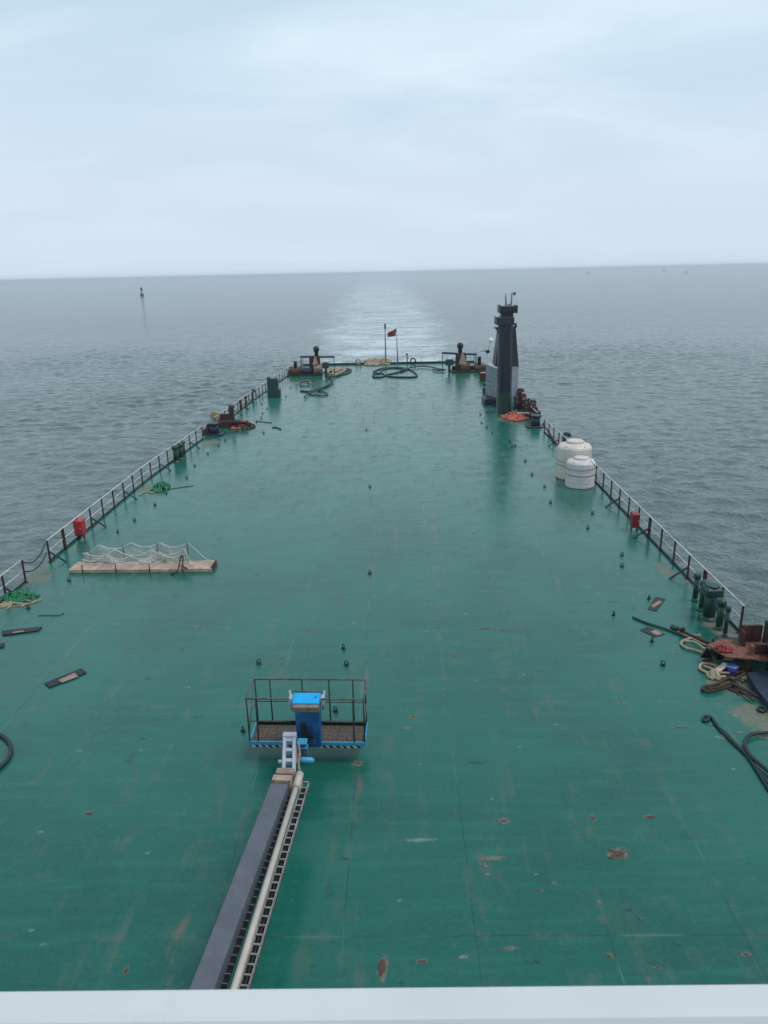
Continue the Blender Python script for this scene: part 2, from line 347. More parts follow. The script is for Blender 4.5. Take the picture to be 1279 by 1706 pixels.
def water_material():
    m = bpy.data.materials.new('silty_sea'); t = NT(m); p = t.pos()
    sep = t.n.new('ShaderNodeSeparateXYZ'); t.l.new(p, sep.inputs[0]); X, Y = sep.outputs[0], sep.outputs[1]
    # wake: churned pale band behind the stern drifting a little to port
    d = t.math('MAXIMUM', t.math('SUBTRACT', Y, 108.0), 0.0)
    cx = t.math('ADD', t.math('MULTIPLY', d, -.020), -1.0)
    wid = t.math('ADD', t.math('MULTIPLY', t.math('POWER', t.math('MINIMUM', d, 900.0), .5), .85), 9.0)
    lat = t.math('DIVIDE', t.math('SUBTRACT', X, cx), wid)
    al = t.math('ABSOLUTE', lat)
    wn = t.noise(t.mapping(p, (.10, .045, 1)), 1.0, 5, .6, .8)
    inside = t.ramp(t.math('ADD', al, t.math('MULTIPLY', t.math('SUBTRACT', wn, .5), 1.3)), 1.25, .55)
    inside = t.math('MULTIPLY', inside, t.ramp(Y, 108, 112)); inside = t.math('MULTIPLY', inside, t.ramp(Y, 2600, 200))
    foam = t.math('MULTIPLY', inside, t.ramp(t.math('ADD', t.math('MULTIPLY', t.noise(t.mapping(p, (.16, .45, 1)), 1.0, 6, .7, 1.4), .55), t.math('MULTIPLY', t.noise(t.mapping(p, (.035, .10, 1), (3, 3, 0)), 1.0, 4, .6, 2.0), .45)), .40, .58, .10, .90))
    tone = t.noise(t.mapping(p, (.006, .02, 1)), 1.0, 4, .6)
    c = t.mix(t.ramp(tone, .35, .65), (.082, .125, .120, 1), (.105, .152, .143, 1))
    c = t.mix(foam, c, (.66, .74, .76, 1))
    t.set(t.b.inputs['Base Color'], c)
    t.set(t.b.inputs['Roughness'], t.math('ADD', t.math('MULTIPLY', foam, .45), .10)); t.b.inputs['IOR'].default_value = 1.333
    w1 = t.noise(t.mapping(p, (.30, .42, 1), rot=(0, 0, .10)), 1.0, 3, .5, .5)
    w2 = t.noise(t.mapping(p, (.8, 1.1, 1), rot=(0, 0, -.12)), 1.0, 3, .55, .6)
    w3 = t.noise(p, 3.2, 3, .6)
    w0 = t.noise(t.mapping(p, (.03, .075, 1), rot=(0, 0, .2)), 1.0, 3, .5)
    k = t.ramp(inside, 0, 1, 1.0, .5)
    far = t.ramp(Y, 110, 290)
    n = t.bump(w0, .5, .8)
    b1 = t.n.new('ShaderNodeBump'); t.l.new(w1, b1.inputs['Height']); b1.inputs['Distance'].default_value = 1.0; t.l.new(n, b1.inputs['Normal']); t.l.new(t.math('MULTIPLY', far, 1.0), b1.inputs['Strength'])
    n = t.bump(w2, 1.0, .30, b1.outputs[0]); n = t.bump(w3, .8, .07, n)
    t.set(t.b.inputs['Normal'], n)
    return m

# ------------------------------------------------------------------ sky, sun, haze
SUN_EL, SUN_AZ = math.radians(64), math.radians(100)
def build_light():
    w = bpy.data.worlds.new('World'); scene.world = w; w.use_nodes = True; t = NT(w)
    bg = t.n['Background']
    sky = t.n.new('ShaderNodeTexSky'); sky.sky_type = 'NISHITA'; sky.sun_disc = False
    sky.sun_elevation = SUN_EL; sky.sun_rotation = SUN_AZ; sky.air_density = 1.0; sky.dust_density = 2.5; sky.ozone_density = 1.5
    g = t.n.new('ShaderNodeTexCoord').outputs['Generated']
    sep = t.n.new('ShaderNodeSeparateXYZ'); t.l.new(g, sep.inputs[0]); z = sep.outputs[2]
    # flat cloud layer seen in perspective: direction divided by height
    zz = t.math('ADD', t.math('MAXIMUM', z, 0.0), .16)
    cb = t.n.new('ShaderNodeCombineXYZ')
    t.l.new(t.math('DIVIDE', sep.outputs[0], zz), cb.inputs[0]); t.l.new(t.math('DIVIDE', sep.outputs[1], zz), cb.inputs[1])
    v = cb.outputs[0]
    n1 = t.noise(t.mapping(v, (.75, 1.25, 1), (2.3, .4, 0), (0, 0, .35)), 1.0, 7, .55, .7)
    n2 = t.noise(t.mapping(v, (.35, .5, 1), (7.1, 2.4, 0)), 1.0, 3, .5, .3)
    cl = t.ramp(t.math('ADD', t.math('MULTIPLY', n1, .5), t.math('MULTIPLY', n2, .5)), .38, .66, .15, .95)
    low = t.ramp(z, .27, .02, 0, 1)
    clear = t.mix(.80, sky.outputs[0], (5.2, 6.9, 8.1, 1))
    cloud = t.mix(t.ramp(n1, .4, .7), (6.4, 7.6, 8.5, 1), (6.9, 8.0, 8.8, 1))
    c = t.mix(cl, clear, cloud)
    c = t.mix(t.math('MULTIPLY', low, .85), c, (5.75, 6.55, 7.75, 1))
    # thinner, bluer cloud towards the zenith
    c = t.mix(t.ramp(z, .30, .75, 0, .62), c, (1.7, 2.9, 4.4, 1))
    t.set(bg.inputs['Color'], c); bg.inputs['Strength'].default_value = .10
    L = bpy.data.lights.new('sun', 'SUN'); L.energy = 1.35; L.angle = math.radians(22); L.color = (1, .95, .88)
    o = bpy.data.objects.new('sun', L); COL.objects.link(o)
    a = SUN_AZ; dirv = Vector((math.sin(a)*math.cos(SUN_EL), math.cos(a)*math.cos(SUN_EL), math.sin(SUN_EL)))
    o.rotation_euler = (-dirv).to_track_quat('-Z', 'Y').to_euler()
    # hazy air
    S = 12050.0; mb = MB(); mb.box((0, 0, (SEA-1+17.0)/2), (2*S, 2*S, 17.0-SEA+1))
    m = bpy.data.materials.new('sea_haze'); m.use_nodes = True; nt = m.node_tree; nt.nodes.clear()
    out = nt.nodes.new('ShaderNodeOutputMaterial'); pv = nt.nodes.new('ShaderNodeVolumePrincipled')
    pv.inputs['Color'].default_value = (.93, .95, .99, 1); pv.inputs['Density'].default_value = HAZE; pv.inputs['Anisotropy'].default_value = .3
    nt.links.new(pv.outputs[0], out.inputs['Volume'])
    h = mb.build('haze', m); h['kind'] = 'stuff'; h['label'] = 'pale even haze over the sea'
    return h
HAZE = 3.0e-4
build_light()

# ------------------------------------------------------------------ sea
import numpy as np
def axis(lo, hi, step, far, g):
    v = list(np.arange(lo, hi+.01, step)); a, b, st = lo, hi, step
    pre, post = [], []
    while a > -far: st *= g; a -= st; pre.append(max(a, -far))
    st = step
    while b < far: st *= g; b += st; post.append(min(b, far))
    return np.array(pre[::-1]+v+post)
S = 12000.0
ax_, ay_ = axis(-90, 75, .32, S, 1.05), axis(20, 150, .32, S, 1.03)
XX, YY = np.meshgrid(ax_, ay_); ZZ = np.zeros_like(XX)
rs = np.random.RandomState(5)
for i in range(64):
    lam = .95*(4.4/.95)**(i/63.0); th = math.radians(80)+rs.normal(0, .60); kk = 2*PI/lam
    amp = .0060*lam**.88*rs.uniform(.6, 1.2); ph = kk*(XX*math.cos(th)+YY*math.sin(th))+rs.uniform(0, 6.28)
    ph = ph+.6*np.sin(XX*.021*rs.uniform(.5, 1.5)+YY*.017*rs.uniform(.5, 1.5)+rs.uniform(0, 6))
    ZZ += amp*(np.sin(ph)+.22*np.cos(2*ph))
D = np.hypot(XX, YY)
gust = .75+.35*np.sin(XX*.06+1.3*np.sin(YY*.031))*np.sin(YY*.045+.8*np.sin(XX*.05))
ZZ *= gust*np.clip((300-D)/190, 0, 1)*np.clip((420-np.abs(XX))/200, 0, 1)*np.clip((YY+60)/60, 0, 1)
ny, nx = XX.shape
me = bpy.data.meshes.new('water')
me.vertices.add(nx*ny); me.vertices.foreach_set('co', np.stack([XX, YY, ZZ+SEA], -1).astype(np.float32).ravel())
ii = (np.arange(ny-1)[:, None]*nx+np.arange(nx-1)[None, :]).ravel()
quads = np.stack([ii, ii+1, ii+nx+1, ii+nx], -1).astype(np.int32)
me.loops.add(quads.size); me.loops.foreach_set('vertex_index', quads.ravel())
me.polygons.add(len(quads)); me.polygons.foreach_set('loop_start', np.arange(0, quads.size, 4, dtype=np.int32))
me.polygons.foreach_set('use_smooth', np.ones(len(quads), bool))
me.update(calc_edges=True); me.materials.append(water_material())
o = bpy.data.objects.new('water', me); COL.objects.link(o); struct(o)
o['label'] = 'calm grey green sea with the pale wake behind the ship'

# ------------------------------------------------------------------ deck and hull
PORT = [(-16.4, -14), (-16.35, 46), (-15.75, 59), (-15.1, 77), (-14.1, 97), (-13.5, 107.6)]
STAR = [(12.25, -14), (12.25, 45), (11.95, 60), (11.7, 92), (11.4, 107.6)]
def edge(lst, y):
    for (x0, y0), (x1, y1) in zip(lst, lst[1:]):
        if y <= y1 or (x1, y1) == lst[-1]: return x0+(x1-x0)*(y-y0)/(y1-y0)
outline = STAR+PORT[::-1]
dk = MB(); n = len(outline); dk.add([(x, y, 0) for x, y in outline], [tuple(range(n))])
deck = struct(dk.build('deck', deck_material())); deck['label'] = 'long flat green painted steel ship deck, wet looking and scuffed'
hl = MB()
lo = [(x*1.0, y, SEA-2) for x, y in outline]; hi = [(x, y, -.006) for x, y in outline]
hl.add(lo+hi, [(i, (i+1) % n, (i+1) % n+n, i+n) for i in range(n)]+[tuple(range(n, 2*n))])
hull = struct(hl.build('hull', m_coam)); hull['label'] = 'dark steel side of the ship below the deck edge'

# worn spots in the deck paint: thin flat marks, each with its own outline
def blob(c, rx, ry, ang, seed, n=22, jag=.35):
    rx *= 1.1; ry *= 1.1
    out = []
    for i in range(n):
        a = 2*PI*i/n
        k = 1+jag*(mnoise.noise(Vector((math.cos(a)*1.7+seed*3.1, math.sin(a)*1.7, seed)))*1.5)+random.uniform(-.08, .08)
        x, y = rx*k*math.cos(a), ry*k*math.sin(a)
        out.append((c[0]+x*math.cos(ang)-y*math.sin(ang), c[1]+x*math.sin(ang)+y*math.cos(ang)))
    return out
def sheet(poly, z, name, m, label=None):
    b = MB(); b.add([(x, y, z) for x, y in poly], [tuple(range(len(poly)))]); return b.build(name, m, deck, label=label)
# (px, py, half width m, half depth m, angle, halo?, core?)
SPOTS = [(148,1356,.12,.10,0,1,1),(838,1368,.17,.11,.1,1,.6),(1084,1361,.20,.09,0,.5,1),(987,1362,.05,.16,.5,.6,1),
 (688,1195,.16,.12,0,1,.7),(680,1213,.17,.06,0,1,0),(515,1050,.15,.11,0,1,.5),(327,1044,.17,.11,0,1,0),(313,1145,.17,.06,0,1,0),
 (333,1170,.10,.05,0,1,0),(596,1272,.20,.13,.2,1,.6),(637,1612,.09,.36,-.25,.8,1),(702,1602,.16,.05,0,.6,1),(209,1618,.06,.12,.1,.5,1),
 (1035,1172,.16,.09,0,1,.6),(760,1092,.2,.09,.1,.8,.7),(806,1048,.5,.06,.1,.6,.9),(840,1050,.4,.05,-.1,.5,.8),(550,1012,.12,.08,0,1,.4),
 (760,1010,.14,.05,0,1,.4),(700,967,.2,.06,0,.8,.5),(1020,1003,.35,.05,0,.8,.8),(980,1003,.3,.04,0,.3,.6),(1135,1212,.42,.035,0,.9,.8),
 (1228,1193,.14,.09,.6,1,0),(1231,1220,.16,.05,0,1,0),(1202,1228,.18,.09,.2,1,.3),(1272,1228,.16,.10,0,1,.3),
 (1243,1590,.12,.06,0,.5,.8),(1095,1612,.10,.04,0,.5,.8),(1014,1592,.13,.04,-.5,.5,1),(1065,1530,.05,.05,0,.5,1),(897,1484,.11,.035,0,.6,1),
 (922,1470,.06,.05,0,1,.5),(1000,1503,.06,.05,0,1,.4),(850,1580,.16,.05,0,.6,.4),(772,1595,.12,.04,.2,.8,.2),(1185,1286,.12,.04,0,.2,1),
 (260,1115,.10,.04,0,.7,.2),(205,1090,.10,.05,0,.8,.2),(196,1040,.10,.06,0,.8,.2),(820,1430,.35,.06,.2,.9,0),(700,1400,.40,.07,0,.8,0),(808,1440,.06,.10,0,.9,.4)]
for i, (x, y, rx, ry, a, h, c) in enumerate(SPOTS):
    q = P(x, y)
    if h > 0: sheet(blob(q, rx*(1+.15*h), ry*(1+.25*h), a, i), .004, 'worn_paint_patch', m_patch_h if c > .35 or i % 2 else m_patch_g)
    if c > 0: sheet(blob(q, rx*.75*max(c, .4), ry*.7*max(c, .4), a, i+50, jag=.5), .008, 'rust_spot', m_patch_r)
q = P(1028, 1423)   # cross shaped bare spot
for a, l in ((-.62, .26), (.45, .34)):
    sheet(blob((q[0], q[1]), l*1.2, .11, a, a+3), .004 if a < 0 else .0055, 'worn_paint_patch', m_patch_h)
    sheet(blob((q[0]+.02, q[1]), l, .055, a, a+8, jag=.5), .008 if a < 0 else .0095, 'rust_spot', m_patch_r)
# ------------------------------------------------------------------ railings
def railing(side, y0, y1, label, nposts=None, h=1.05, braces=(), step=1.62, x_of=None, thin=1.0, red=()):
    r = thing('railing', label, 'railing', group='railings along the deck edge')
    sx = -1 if side == 'P' else 1
    ex = x_of or (lambda y: (edge(PORT, y)+.12) if side == 'P' else (edge(STAR, y)-.12))
    n = nposts or max(2, round((y1-y0)/step)+1)
    ys = [y0+(y1-y0)*i/(n-1) for i in range(n)]
    top = [(ex(y), y, h) for y in ys]
    MB().tube(top, .036*thin, 8).build('top_rail', m_rail, r)
    MB().tube([(x, y, h*.52) for x, y, _ in top], .024*thin, 6).build('middle_rail', m_rail, r)
    b = MB()
    for (xa, ya, _), (xb, yb, _) in zip(top, top[1:]):
        d = Vector((xb-xa, yb-ya, 0)); L = d.length
        b.box(((xa+xb)/2, (ya+yb)/2, .055), (L+.001, .05, .11), math.atan2(d.y, d.x))
    b.build('coaming', m_coam, r)
    for i, (x, y, _) in enumerate(top):
        if i in red: w, mm = .13, m_rust
        else: w, mm = .075, m_post
        p = MB(); p.box((x-sx*.035, y, (h+.02)/2), (w, w*.6, h+.02)); p.box((x-sx*.03, y, .01), (.2, .16, .02))
        p.build('post', mm, r)
    for i in braces:
        x, y, _ = top[i]
        q = MB(); q.box((0, 0, 0), (.06, .07, .95), rot=Matrix.Rotation(sx*.95, 3, 'Y'))
        q.v = [(v[0]+x-sx*.40, v[1]+y, v[2]+.27) for v in q.v]; q.build('brace', m_coam, r)
    return r
railing('P', 17.5, 29.4, 'near port railing section with dark posts, cut off by the left picture edge', braces=(3, 6))
railing('P', 31.8, 58.3, 'long port railing section with white rails behind the red box', braces=(0, 3, 6, 10, 14), red=(1,))
railing('P', 62.2, 107.0, 'far port railing running from the rusty winch heap to the stern', braces=(4, 6, 8, 10), red=(3,))
railing('S', 23.9, 58.6, 'long starboard railing section passing the white tanks and green vents', braces=(3, 6, 9, 12, 18), red=(6, 2))
railing('S', 61.5, 107.0, 'far starboard railing behind the dark tower', braces=(2,))
# across the stern
st = thing('railing', 'thin railing across the stern at the foot of the flagpole', 'railing', group='railings along the deck edge')
MB().tube([(-13.3, 107.3, 1.0), (11.2, 107.3, 1.0)], .018, 6).build('top_rail', m_rail, st)
MB().tube([(-13.3, 107.3, .55), (11.2, 107.3, .55)], .012, 6).build('middle_rail', m_rail, st)
MB().box((-1.05, 107.3, .13), (24.5, .12, .26)).build('coaming', m_coam, st)
for i in range(14):
    MB().box((-13.2+i*24.3/13, 107.3, .5), (.04, .04, 1.0)).build('post', m_lattice, st)
# chains closing the port gap
for z, s, lb in ((.95, .38, 'upper slack chain closing the gap in the port railing'), (.50, .30, 'lower slack chain closing the gap in the port railing')):
    x = edge(PORT, 30)+.1
    pts = [(x, 29.5+2.2*i/16, z-s*4*(i/16)*(1-i/16)) for i in range(17)]
    tag(MB().tube(pts, .028, 6).build('chain', m_black), lb, 'chain', 'chains in the railing gap')
# grey plate seen at the port gap
# ------------------------------------------------------------------ pad eyes
def padeye():
    r = thing('lashing_ring', '', 'lashing ring', group='lashing rings welded to the deck')
    b = MB(); b.box((0, 0, .02), (.24, .16, .04), bev=.01); b.box((0, 0, .07), (.07, .10, .08)); b.build('base_plate', m_lug, r)
    ring = [(.095*math.cos(a), .02*math.sin(a), .15+.10*math.sin(a)) for a in [2*PI*i/14 for i in range(14)]]
    MB().tube(ring, .026, 6, closed=True).build('ring', m_lug, r)
    return r
EYES = [(1036,926,'left of the right railing, upper of a close pair'),(1036,944,'left of the right railing, lower of a close pair'),
 (1081,998,'touching the corner of the upper black mat'),(1022,1025,'left of the long thin greenish pole'),
 (1086,1069,'just below the lower black mat'),(1104,1109,'nearest the cream rope bight, below the lower mat'),
 (258,842,'below the small green coil on the left'),(224,868,'second one beyond the gangway net'),(196,887,'closest beyond the gangway net'),
 (115,968,'in front of the left end of the gangway'),(47,1014,'beside the green net heap at the left railing'),
 (616,956,'alone in the middle of the open deck'),(572,1081,'beyond the blue lift basket, slightly right of its centre'),(431,1106,'beyond the left corner of the lift basket'),
 (577,1109,'directly beyond the lift basket rail, right of centre'),(559,1186,'seen through the lift basket cage'),(405,1219,'just left of the lift basket floor'),
 (886,792,'left of the white tanks, end of a painted line'),(907,812,'left of the foot of the taller tank'),(917,838,'below left of the white tanks'),
 (987,856,'right below the front white tank, upper of two'),(979,881,'below the front white tank, lower of two'),(875,769,'up left of the taller white tank'),
 (853,745,'between tower and tanks, nearer right of two'),(849,737,'between tower and tanks, nearer left of two'),
 (858,744,'between the tower and the tanks, nearest the railing'),(324,777,'right of the left green vent posts'),(311,797,'below the left green vent posts'),
 (375,735,'below the navy bollard on the left'),(364,744,'below left of the navy bollard'),(346,757,'right of the left vent posts by a thin line'),
 (404,720,'below the orange netting on the left'),(395,719,'left of a pair below the orange netting'),(439,722,'alone right of the orange netting'),
 (416,712,'at the right end of the orange netting'),(427,704,'end of the thin bar beside the orange netting'),(435,697,'by the left dark green cabinet, nearest of a file'),(437,689,'by the left dark green cabinet, second of a file'),
 (445,682,'just before the dark green cabinet, left side'),(436,674,'left of the dark green cabinet foot'),(476,661,'right of the dark green cabinet'),(484,647,'between the cabinet and the small frame'),
 (800,691,'left of the tower foot, farthest of a line'),(802,705,'left of the orange nets, second of a line'),(811,713,'left of the orange nets, third of a line'),(820,722,'below the orange nets, nearest of a line'),
 (832,692,'between the tower foot and the orange nets'),(838,708,'just below the orange nets'),(811,688,'right beside the tower foot'),(616,812,'tiny one alone mid deck beyond a seam'),(610,717,'small one far out in mid deck')]
p0 = None
for i, (x, y, s) in enumerate(EYES):
    lb = 'small dark green ring lug '+s; loc = P(x, y)
    if p0 is None: p0 = padeye(); p0.location = loc; p0['label'] = lb; p0.rotation_euler.z = .2; p0.scale = (.7, .7, .7)
    else:
        o = dup(p0, loc, lb, random.uniform(-.9, .9))
        k = .70
        o.scale = (k, k, k)

# ------------------------------------------------------------------ vents, bollards
def vent(x, y, ztop_px, w, label, head='flat', base=True, name='vent_pipe', m=None, lean=0):
    """green standing vent; top read from the pixel row"""
    m = m or m_green
    q = P(x, y); h = PY(x, ztop_px, q.y).z
    r = thing(name, label, 'vent', q, group='vents and sounding pipes by the railing')
    MB().lathe([(w*.5, 0), (w*.5, h-.1)], n=14).build('pipe', m, r)
    b = MB()
    if head == 'mush': b.lathe([(w*.5, h-.30), (w*.64, h-.26), (w*.70, h-.12), (w*.62, h-.04), (w*.3, h)], n=16)
    elif head == 'goose':
        b.tube(smooth([(0, 0, h-.2), (0, 0, h-.02), (w*.4, 0, h+.06), (w*1.0, 0, h+.02), (w*1.1, 0, h-.15)], 4), w*.45, 10)
    elif head == 'box': b.box((0, 0, h-.2), (w*1.42, w*1.3, .40), bev=.09); b.lathe([(w*.6, h), (w*.5, h+.05)], n=12)
    else: b.lathe([(w*.5, h-.24), (w*.68, h-.20), (w*.70, h-.04), (w*.4, h)], n=14)
    b.build('vent_head', m, r)
    b = MB(); b.lathe([(w*.68, 0), (w*.68, .04), (w*.56, .06), (w*.51, .14)], n=14); b.build('flange', m, r)
    return r
vent(1157, 1001, 955, .20, 'slim dark green vent pipe, farthest of five by the right railing')
vent(1169, 1017, 967, .27, 'mid sized green vent pipe with flat cap, second of five by the right railing', 'mush')
vent(1180, 1031, 976, .44, 'stout green vent with large boxy head, biggest by the right railing', 'box')
vent(1197, 1048, 998, .24, 'green vent with wide cap, fourth of five by the right railing', 'mush')
vent(1207, 1060, 1009, .15, 'thinnest dark pipe nearest the rusty frame by the right railing')
vent(294, 770, 742, .38, 'stout dark green vent on the left railing, left of three', 'mush')
vent(302, 765, 738, .34, 'dark green vent on the left railing, middle of three', 'mush')
vent(307, 761, 735, .22, 'thin dark vent on the left railing, right of three')
vent(387, 697, 674, .42, 'green mushroom vent by the rusty winch heap on the left', 'mush')
vent(939, 748, 724, .32, 'green goose neck fitting just behind the taller white tank', 'goose')
vent(401, 684, 666, .22, 'red brown pipe at the far left railing, nearest of three', m=m_rust)
vent(410, 676, 659, .26, 'dark pipe at the far left railing, middle of three')
vent(421, 668, 651, .26, 'dark pipe at the far left railing, farthest of three', 'goose')
# dark green cabinet
q = P(456, 662); g = thing('deck_cabinet', 'tall dark green steel cabinet standing near the far left railing', 'cabinet', q)
s = 1.0
MB().box((0, .4, .42), (1.36, .9, .84), bev=.04).build('cabinet_base', m_green, g)
MB().box((-.08, .4, 1.42), (1.14, .75, 1.14), bev=.05).build('cabinet_body', m_green, g)
b = MB(); b.box((-.5, .4, 2.05), (.35, .4, .16), bev=.04); b.build('cabinet_cap', m_green, g)
# navy bollards
def bollard(x, y, top, w, label, big=False):
    q = P(x, y); h = PY(x, top, q.y).z
    r = thing('mooring_bollard', label, 'bollard', q, group='navy mooring bollards')
    b = MB(); b.box((0, 0, .06), (w*2.1, w*1.7, .12), bev=.02); b.build('base_plate', m_navy2 if big else m_navy, r)
    MB().lathe([(w*.5, .12), (w*.48, h-.16)], n=20).build('barrel', m_navy, r)
    b = MB(); b.lathe([(w*.60, h-.16), (w*.62, h-.06), (w*.55, h)], n=20); b.build('cap', m_navy, r)
    return r
bollard(357, 724, 704, .78, 'short navy bollard on a base plate at the left railing gap')
bollard(892, 711, 691, .74, 'short navy bollard right of the orange nets on the right side')
# near navy bollard at the right picture edge
r = thing('mooring_bollard', 'big navy blue bollard on a wide blue grey plate, cut by the right picture edge', 'bollard', P(1296, 1128), group='navy mooring bollards')
q = P(1296, 1128)
poly = [P(1243, 1131), P(1262, 1128), P(1330, 1150), P(1345, 1230), P(1290, 1195), P(1262, 1162)]
MB().prism([(p.x-q.x, p.y-q.y) for p in poly], .02, .22).build('base_plate', m_navy2, r)
MB().lathe([(.40, .22), (.38, 1.0)], n=28).build('barrel', m_navy, r)
MB().lathe([(.44, 1.0), (.45, 1.08), (.40, 1.14)], n=28).build('cap', m_navy2, r)

# ------------------------------------------------------------------ fire boxes
def firebox(x0, x1, ytop, ybot, label, m, side):
    q = P((x0+x1)/2, ybot); h = PY(x0, ytop, q.y).z
    w = abs(PY(x1, ybot, q.y).x-PY(x0, ybot, q.y).x)
    r = thing('fire_box', label, 'fire box', q, group='red fire boxes on the railings')
    z0 = .22
    MB().box((0, 0, (z0+h)/2), (w*.92, .5, h-z0), bev=.03).build('cabinet', m, r)
    MB().box((0, -.262, (z0+h)/2), (w*.74, .02, (h-z0)*.84), bev=.008).build('door', m, r)
    MB().box((w*.3, -.285, (z0+h)/2), (.03, .03, .12)).build('handle', m_rail, r)
    b = MB()
    for sx in (-1, 1): b.box((sx*w*.35, 0, z0/2), (.06, .06, z0))
    b.build('stand', m_post, r); return r
firebox(128, 143, 866, 897, 'bright red fire box on the left railing beyond the gangway', m_red, -1)
firebox(1049, 1062, 854, 884, 'dark red fire box on the right railing below the white tanks', m_redd, 1)

# ------------------------------------------------------------------ white tanks
def tank(xc, yb, yt, wpx, label, m, straps, closed_dome):
    q = P(xc, yb); q.y += 0
    R = (PY(xc+wpx/2, yb, q.y).x-PY(xc-wpx/2, yb, q.y).x)/2
    q = Vector((q.x, q.y+R*.75, 0)); 
    h = PY(xc, yt, q.y).z
    r = thing('water_tank', label, 'tank', q, group='white plastic tanks')
    body = [(R*.97, 0), (R, .06)]
    k = 6
    sh = h*.80
    for i in range(k):
        z = .08+(sh-.08)*i/k; dz = (sh-.08)/k
        body += [(R, z), (R, z+dz*.60), (R*.994, z+dz*.74), (R*.994, z+dz*.88)]
    body += [(R, sh), (R*.98, sh+h*.03), (R*.86, sh+h*.085), (R*.60, sh+h*.125), (R*.52, sh+h*.135)]
    MB().lathe(body, n=48).build('tank_body', m, r)
    MB().lathe([(R*.50, sh+h*.128), (R*.50, h*.985), (R*.46, h), (R*.1, h*1.0)], n=32).build('lid', m, r)
    for a in (0.2, 1.4, 2.6, 3.9, 5.2):
        b = MB(); b.box((R*.80*math.cos(a), R*.80*math.sin(a), sh+h*.085), (R*.22, .10, .09), a, bev=.03)
        b.build('lifting_lug', m, r)
    for z, tl in straps:
        pts = [(1.012*R*math.cos(a), 1.012*R*math.sin(a), z+tl*math.cos(a-.6)) for a in [2*PI*i/40 for i in range(40)]]
        MB().tube(pts, .022, 6, closed=True).build('strap', m_strap, r)
    return r
t1 = tank(959, 800, 733, 57, 'taller cream white plastic tank, the back one of the pair', m_tank, ((1.05, -.10), (.80, -.10)), True)
t2 = tank(969.5, 814, 761, 48, 'shorter white plastic tank, the front one of the pair', m_tank2, ((1.18, .05), (.80, .02)), True)
tag(MB().tube(smooth([P(983, 766, 1.9), P(989, 774, 1.6), P(993, 782, 1.3), P(996, 800, .9), P(1002, 806, .3)], 5), .02, 6).build('lashing_line', m_strap), 'thin lashing line from the front white tank down to the railing', 'rope')

# ------------------------------------------------------------------ gangway with net
gw = thing('gangway', 'tan boarding gangway lying on deck with a draped safety net', 'gangway', P(115, 955), 0)
g0 = P(115, 955); g1 = P(353, 953); ax = (g1-g0); GL = ax.length; gang = math.atan2(ax.y, ax.x); gw.rotation_euler.z = gang
GWD = .95
b = MB(); np_ = 14
for i in range(np_):
    b.box((GL*(i+.5)/np_, GWD/2, .150+random.uniform(-.004, .004)), (GL/np_-.012, GWD-.06, .035))
b.build('tread_boards', m_wood, gw)
for y in (0, GWD): MB().box((GL/2, y, .09), (GL, .07, .17), bev=.015).build('side_beam', m_wood, gw)
MB().box((GL-.03, GWD/2, .11), (.06, GWD-.08, .2)).build('end_roller', m_rust, gw)
xs = [.02, .235, .46, .68, .80]
hts = []
for i, fx in enumerate([.10, .335, .57, .80]):
    MB().tube([(fx*GL, -.05, .05), (fx*GL, -.05, .42)], .022, 6).build('stanchion', m_black, gw)
for i, (fx, h) in enumerate([(.09, .95), (.335, 1.02), (.58, 1.02), (.795, 1.12)]):
    MB().tube([(fx*GL, GWD+.06, .05), (fx*GL+.02, GWD+.06, h)], .024, 6).build('stanchion', m_cage, gw)
netb = MB()
def net_sheet(x0, x1, nx, nz, h_of, y_of):
    grid = [[(x0+(x1-x0)*i/nx, y_of(i/nx, j/nz), .2+(h_of(i/nx)-.2)*j/nz) for j in range(nz+1)] for i in range(nx+1)]
    for i in range(nx):
        for j in range(nz):
            a, b2, c, d = grid[i][j], grid[i+1][j], grid[i+1][j+1], grid[i][j+1]
            netb.tube([a, c], .013, 3, caps=False)
            netb.tube([b2, d], .013, 3, caps=False)
    for i in range(nx): netb.tube([grid[i][nz], grid[i+1][nz]], .02, 4, caps=False)
def catf(peaks):
    def f(u):
        for (u0, h0), (u1, h1) in zip(peaks, peaks[1:]):
            if u <= u1+1e-6:
                k = (u-u0)/(u1-u0); return h0+(h1-h0)*k-.85*(u1-u0)*4*k*(1-k)
        return peaks[-1][1]
    return f
net_sheet(.04*GL, .80*GL, 40, 7, catf([(0, .55), (.16, .98), (.47, 1.05), (.74, 1.05), (1.0, 1.0)]), lambda u, v: GWD+.10+.5*math.sin(u*9)*.2*(1-v)+.35*(1-v)*v+.75*v*0)
net_sheet(.07*GL, .78*GL, 26, 4, catf([(0, .62), (.30, .80), (.66, .74), (1.0, .80)]), lambda u, v: GWD-.05+.10*math.sin(u*13+2)*(1-v))
net_sheet(.05*GL, .74*GL, 20, 4, catf([(0, .35), (.25, .62), (.5, .5), (.8, .7), (1.0, .5)]), lambda u, v: GWD-.18+.16*math.sin(u*17)*(1-v))
for k in range(46):
    xa = random.uniform(.05, .78)*GL; xb = min(.80*GL, xa+random.uniform(.3, 1.4)); ya = random.uniform(.35, GWD+.3)
    za_ = random.uniform(.22, .95) if ya > .8 else random.uniform(.2, .45)
    netb.tube(smooth([(xa, ya, za_), ((xa+xb)/2, ya+.1, max(.19, za_*.55)), (xb, ya-.05, za_*random.uniform(.5, 1))], 4), .011, 3, caps=False)
netb.tube(smooth([(.795*GL, GWD+.06, 1.1), (.87*GL, GWD, .62), (.93*GL, GWD-.1, .30), (.985*GL, GWD-.2, .2)], 5), .014, 5)
netb.tube(smooth([(.78*GL, GWD-.05, .8), (.82*GL, .6, .4), (.86*GL, .3, .2)], 5), .014, 5)
netb.build('safety_net', m_net, gw)
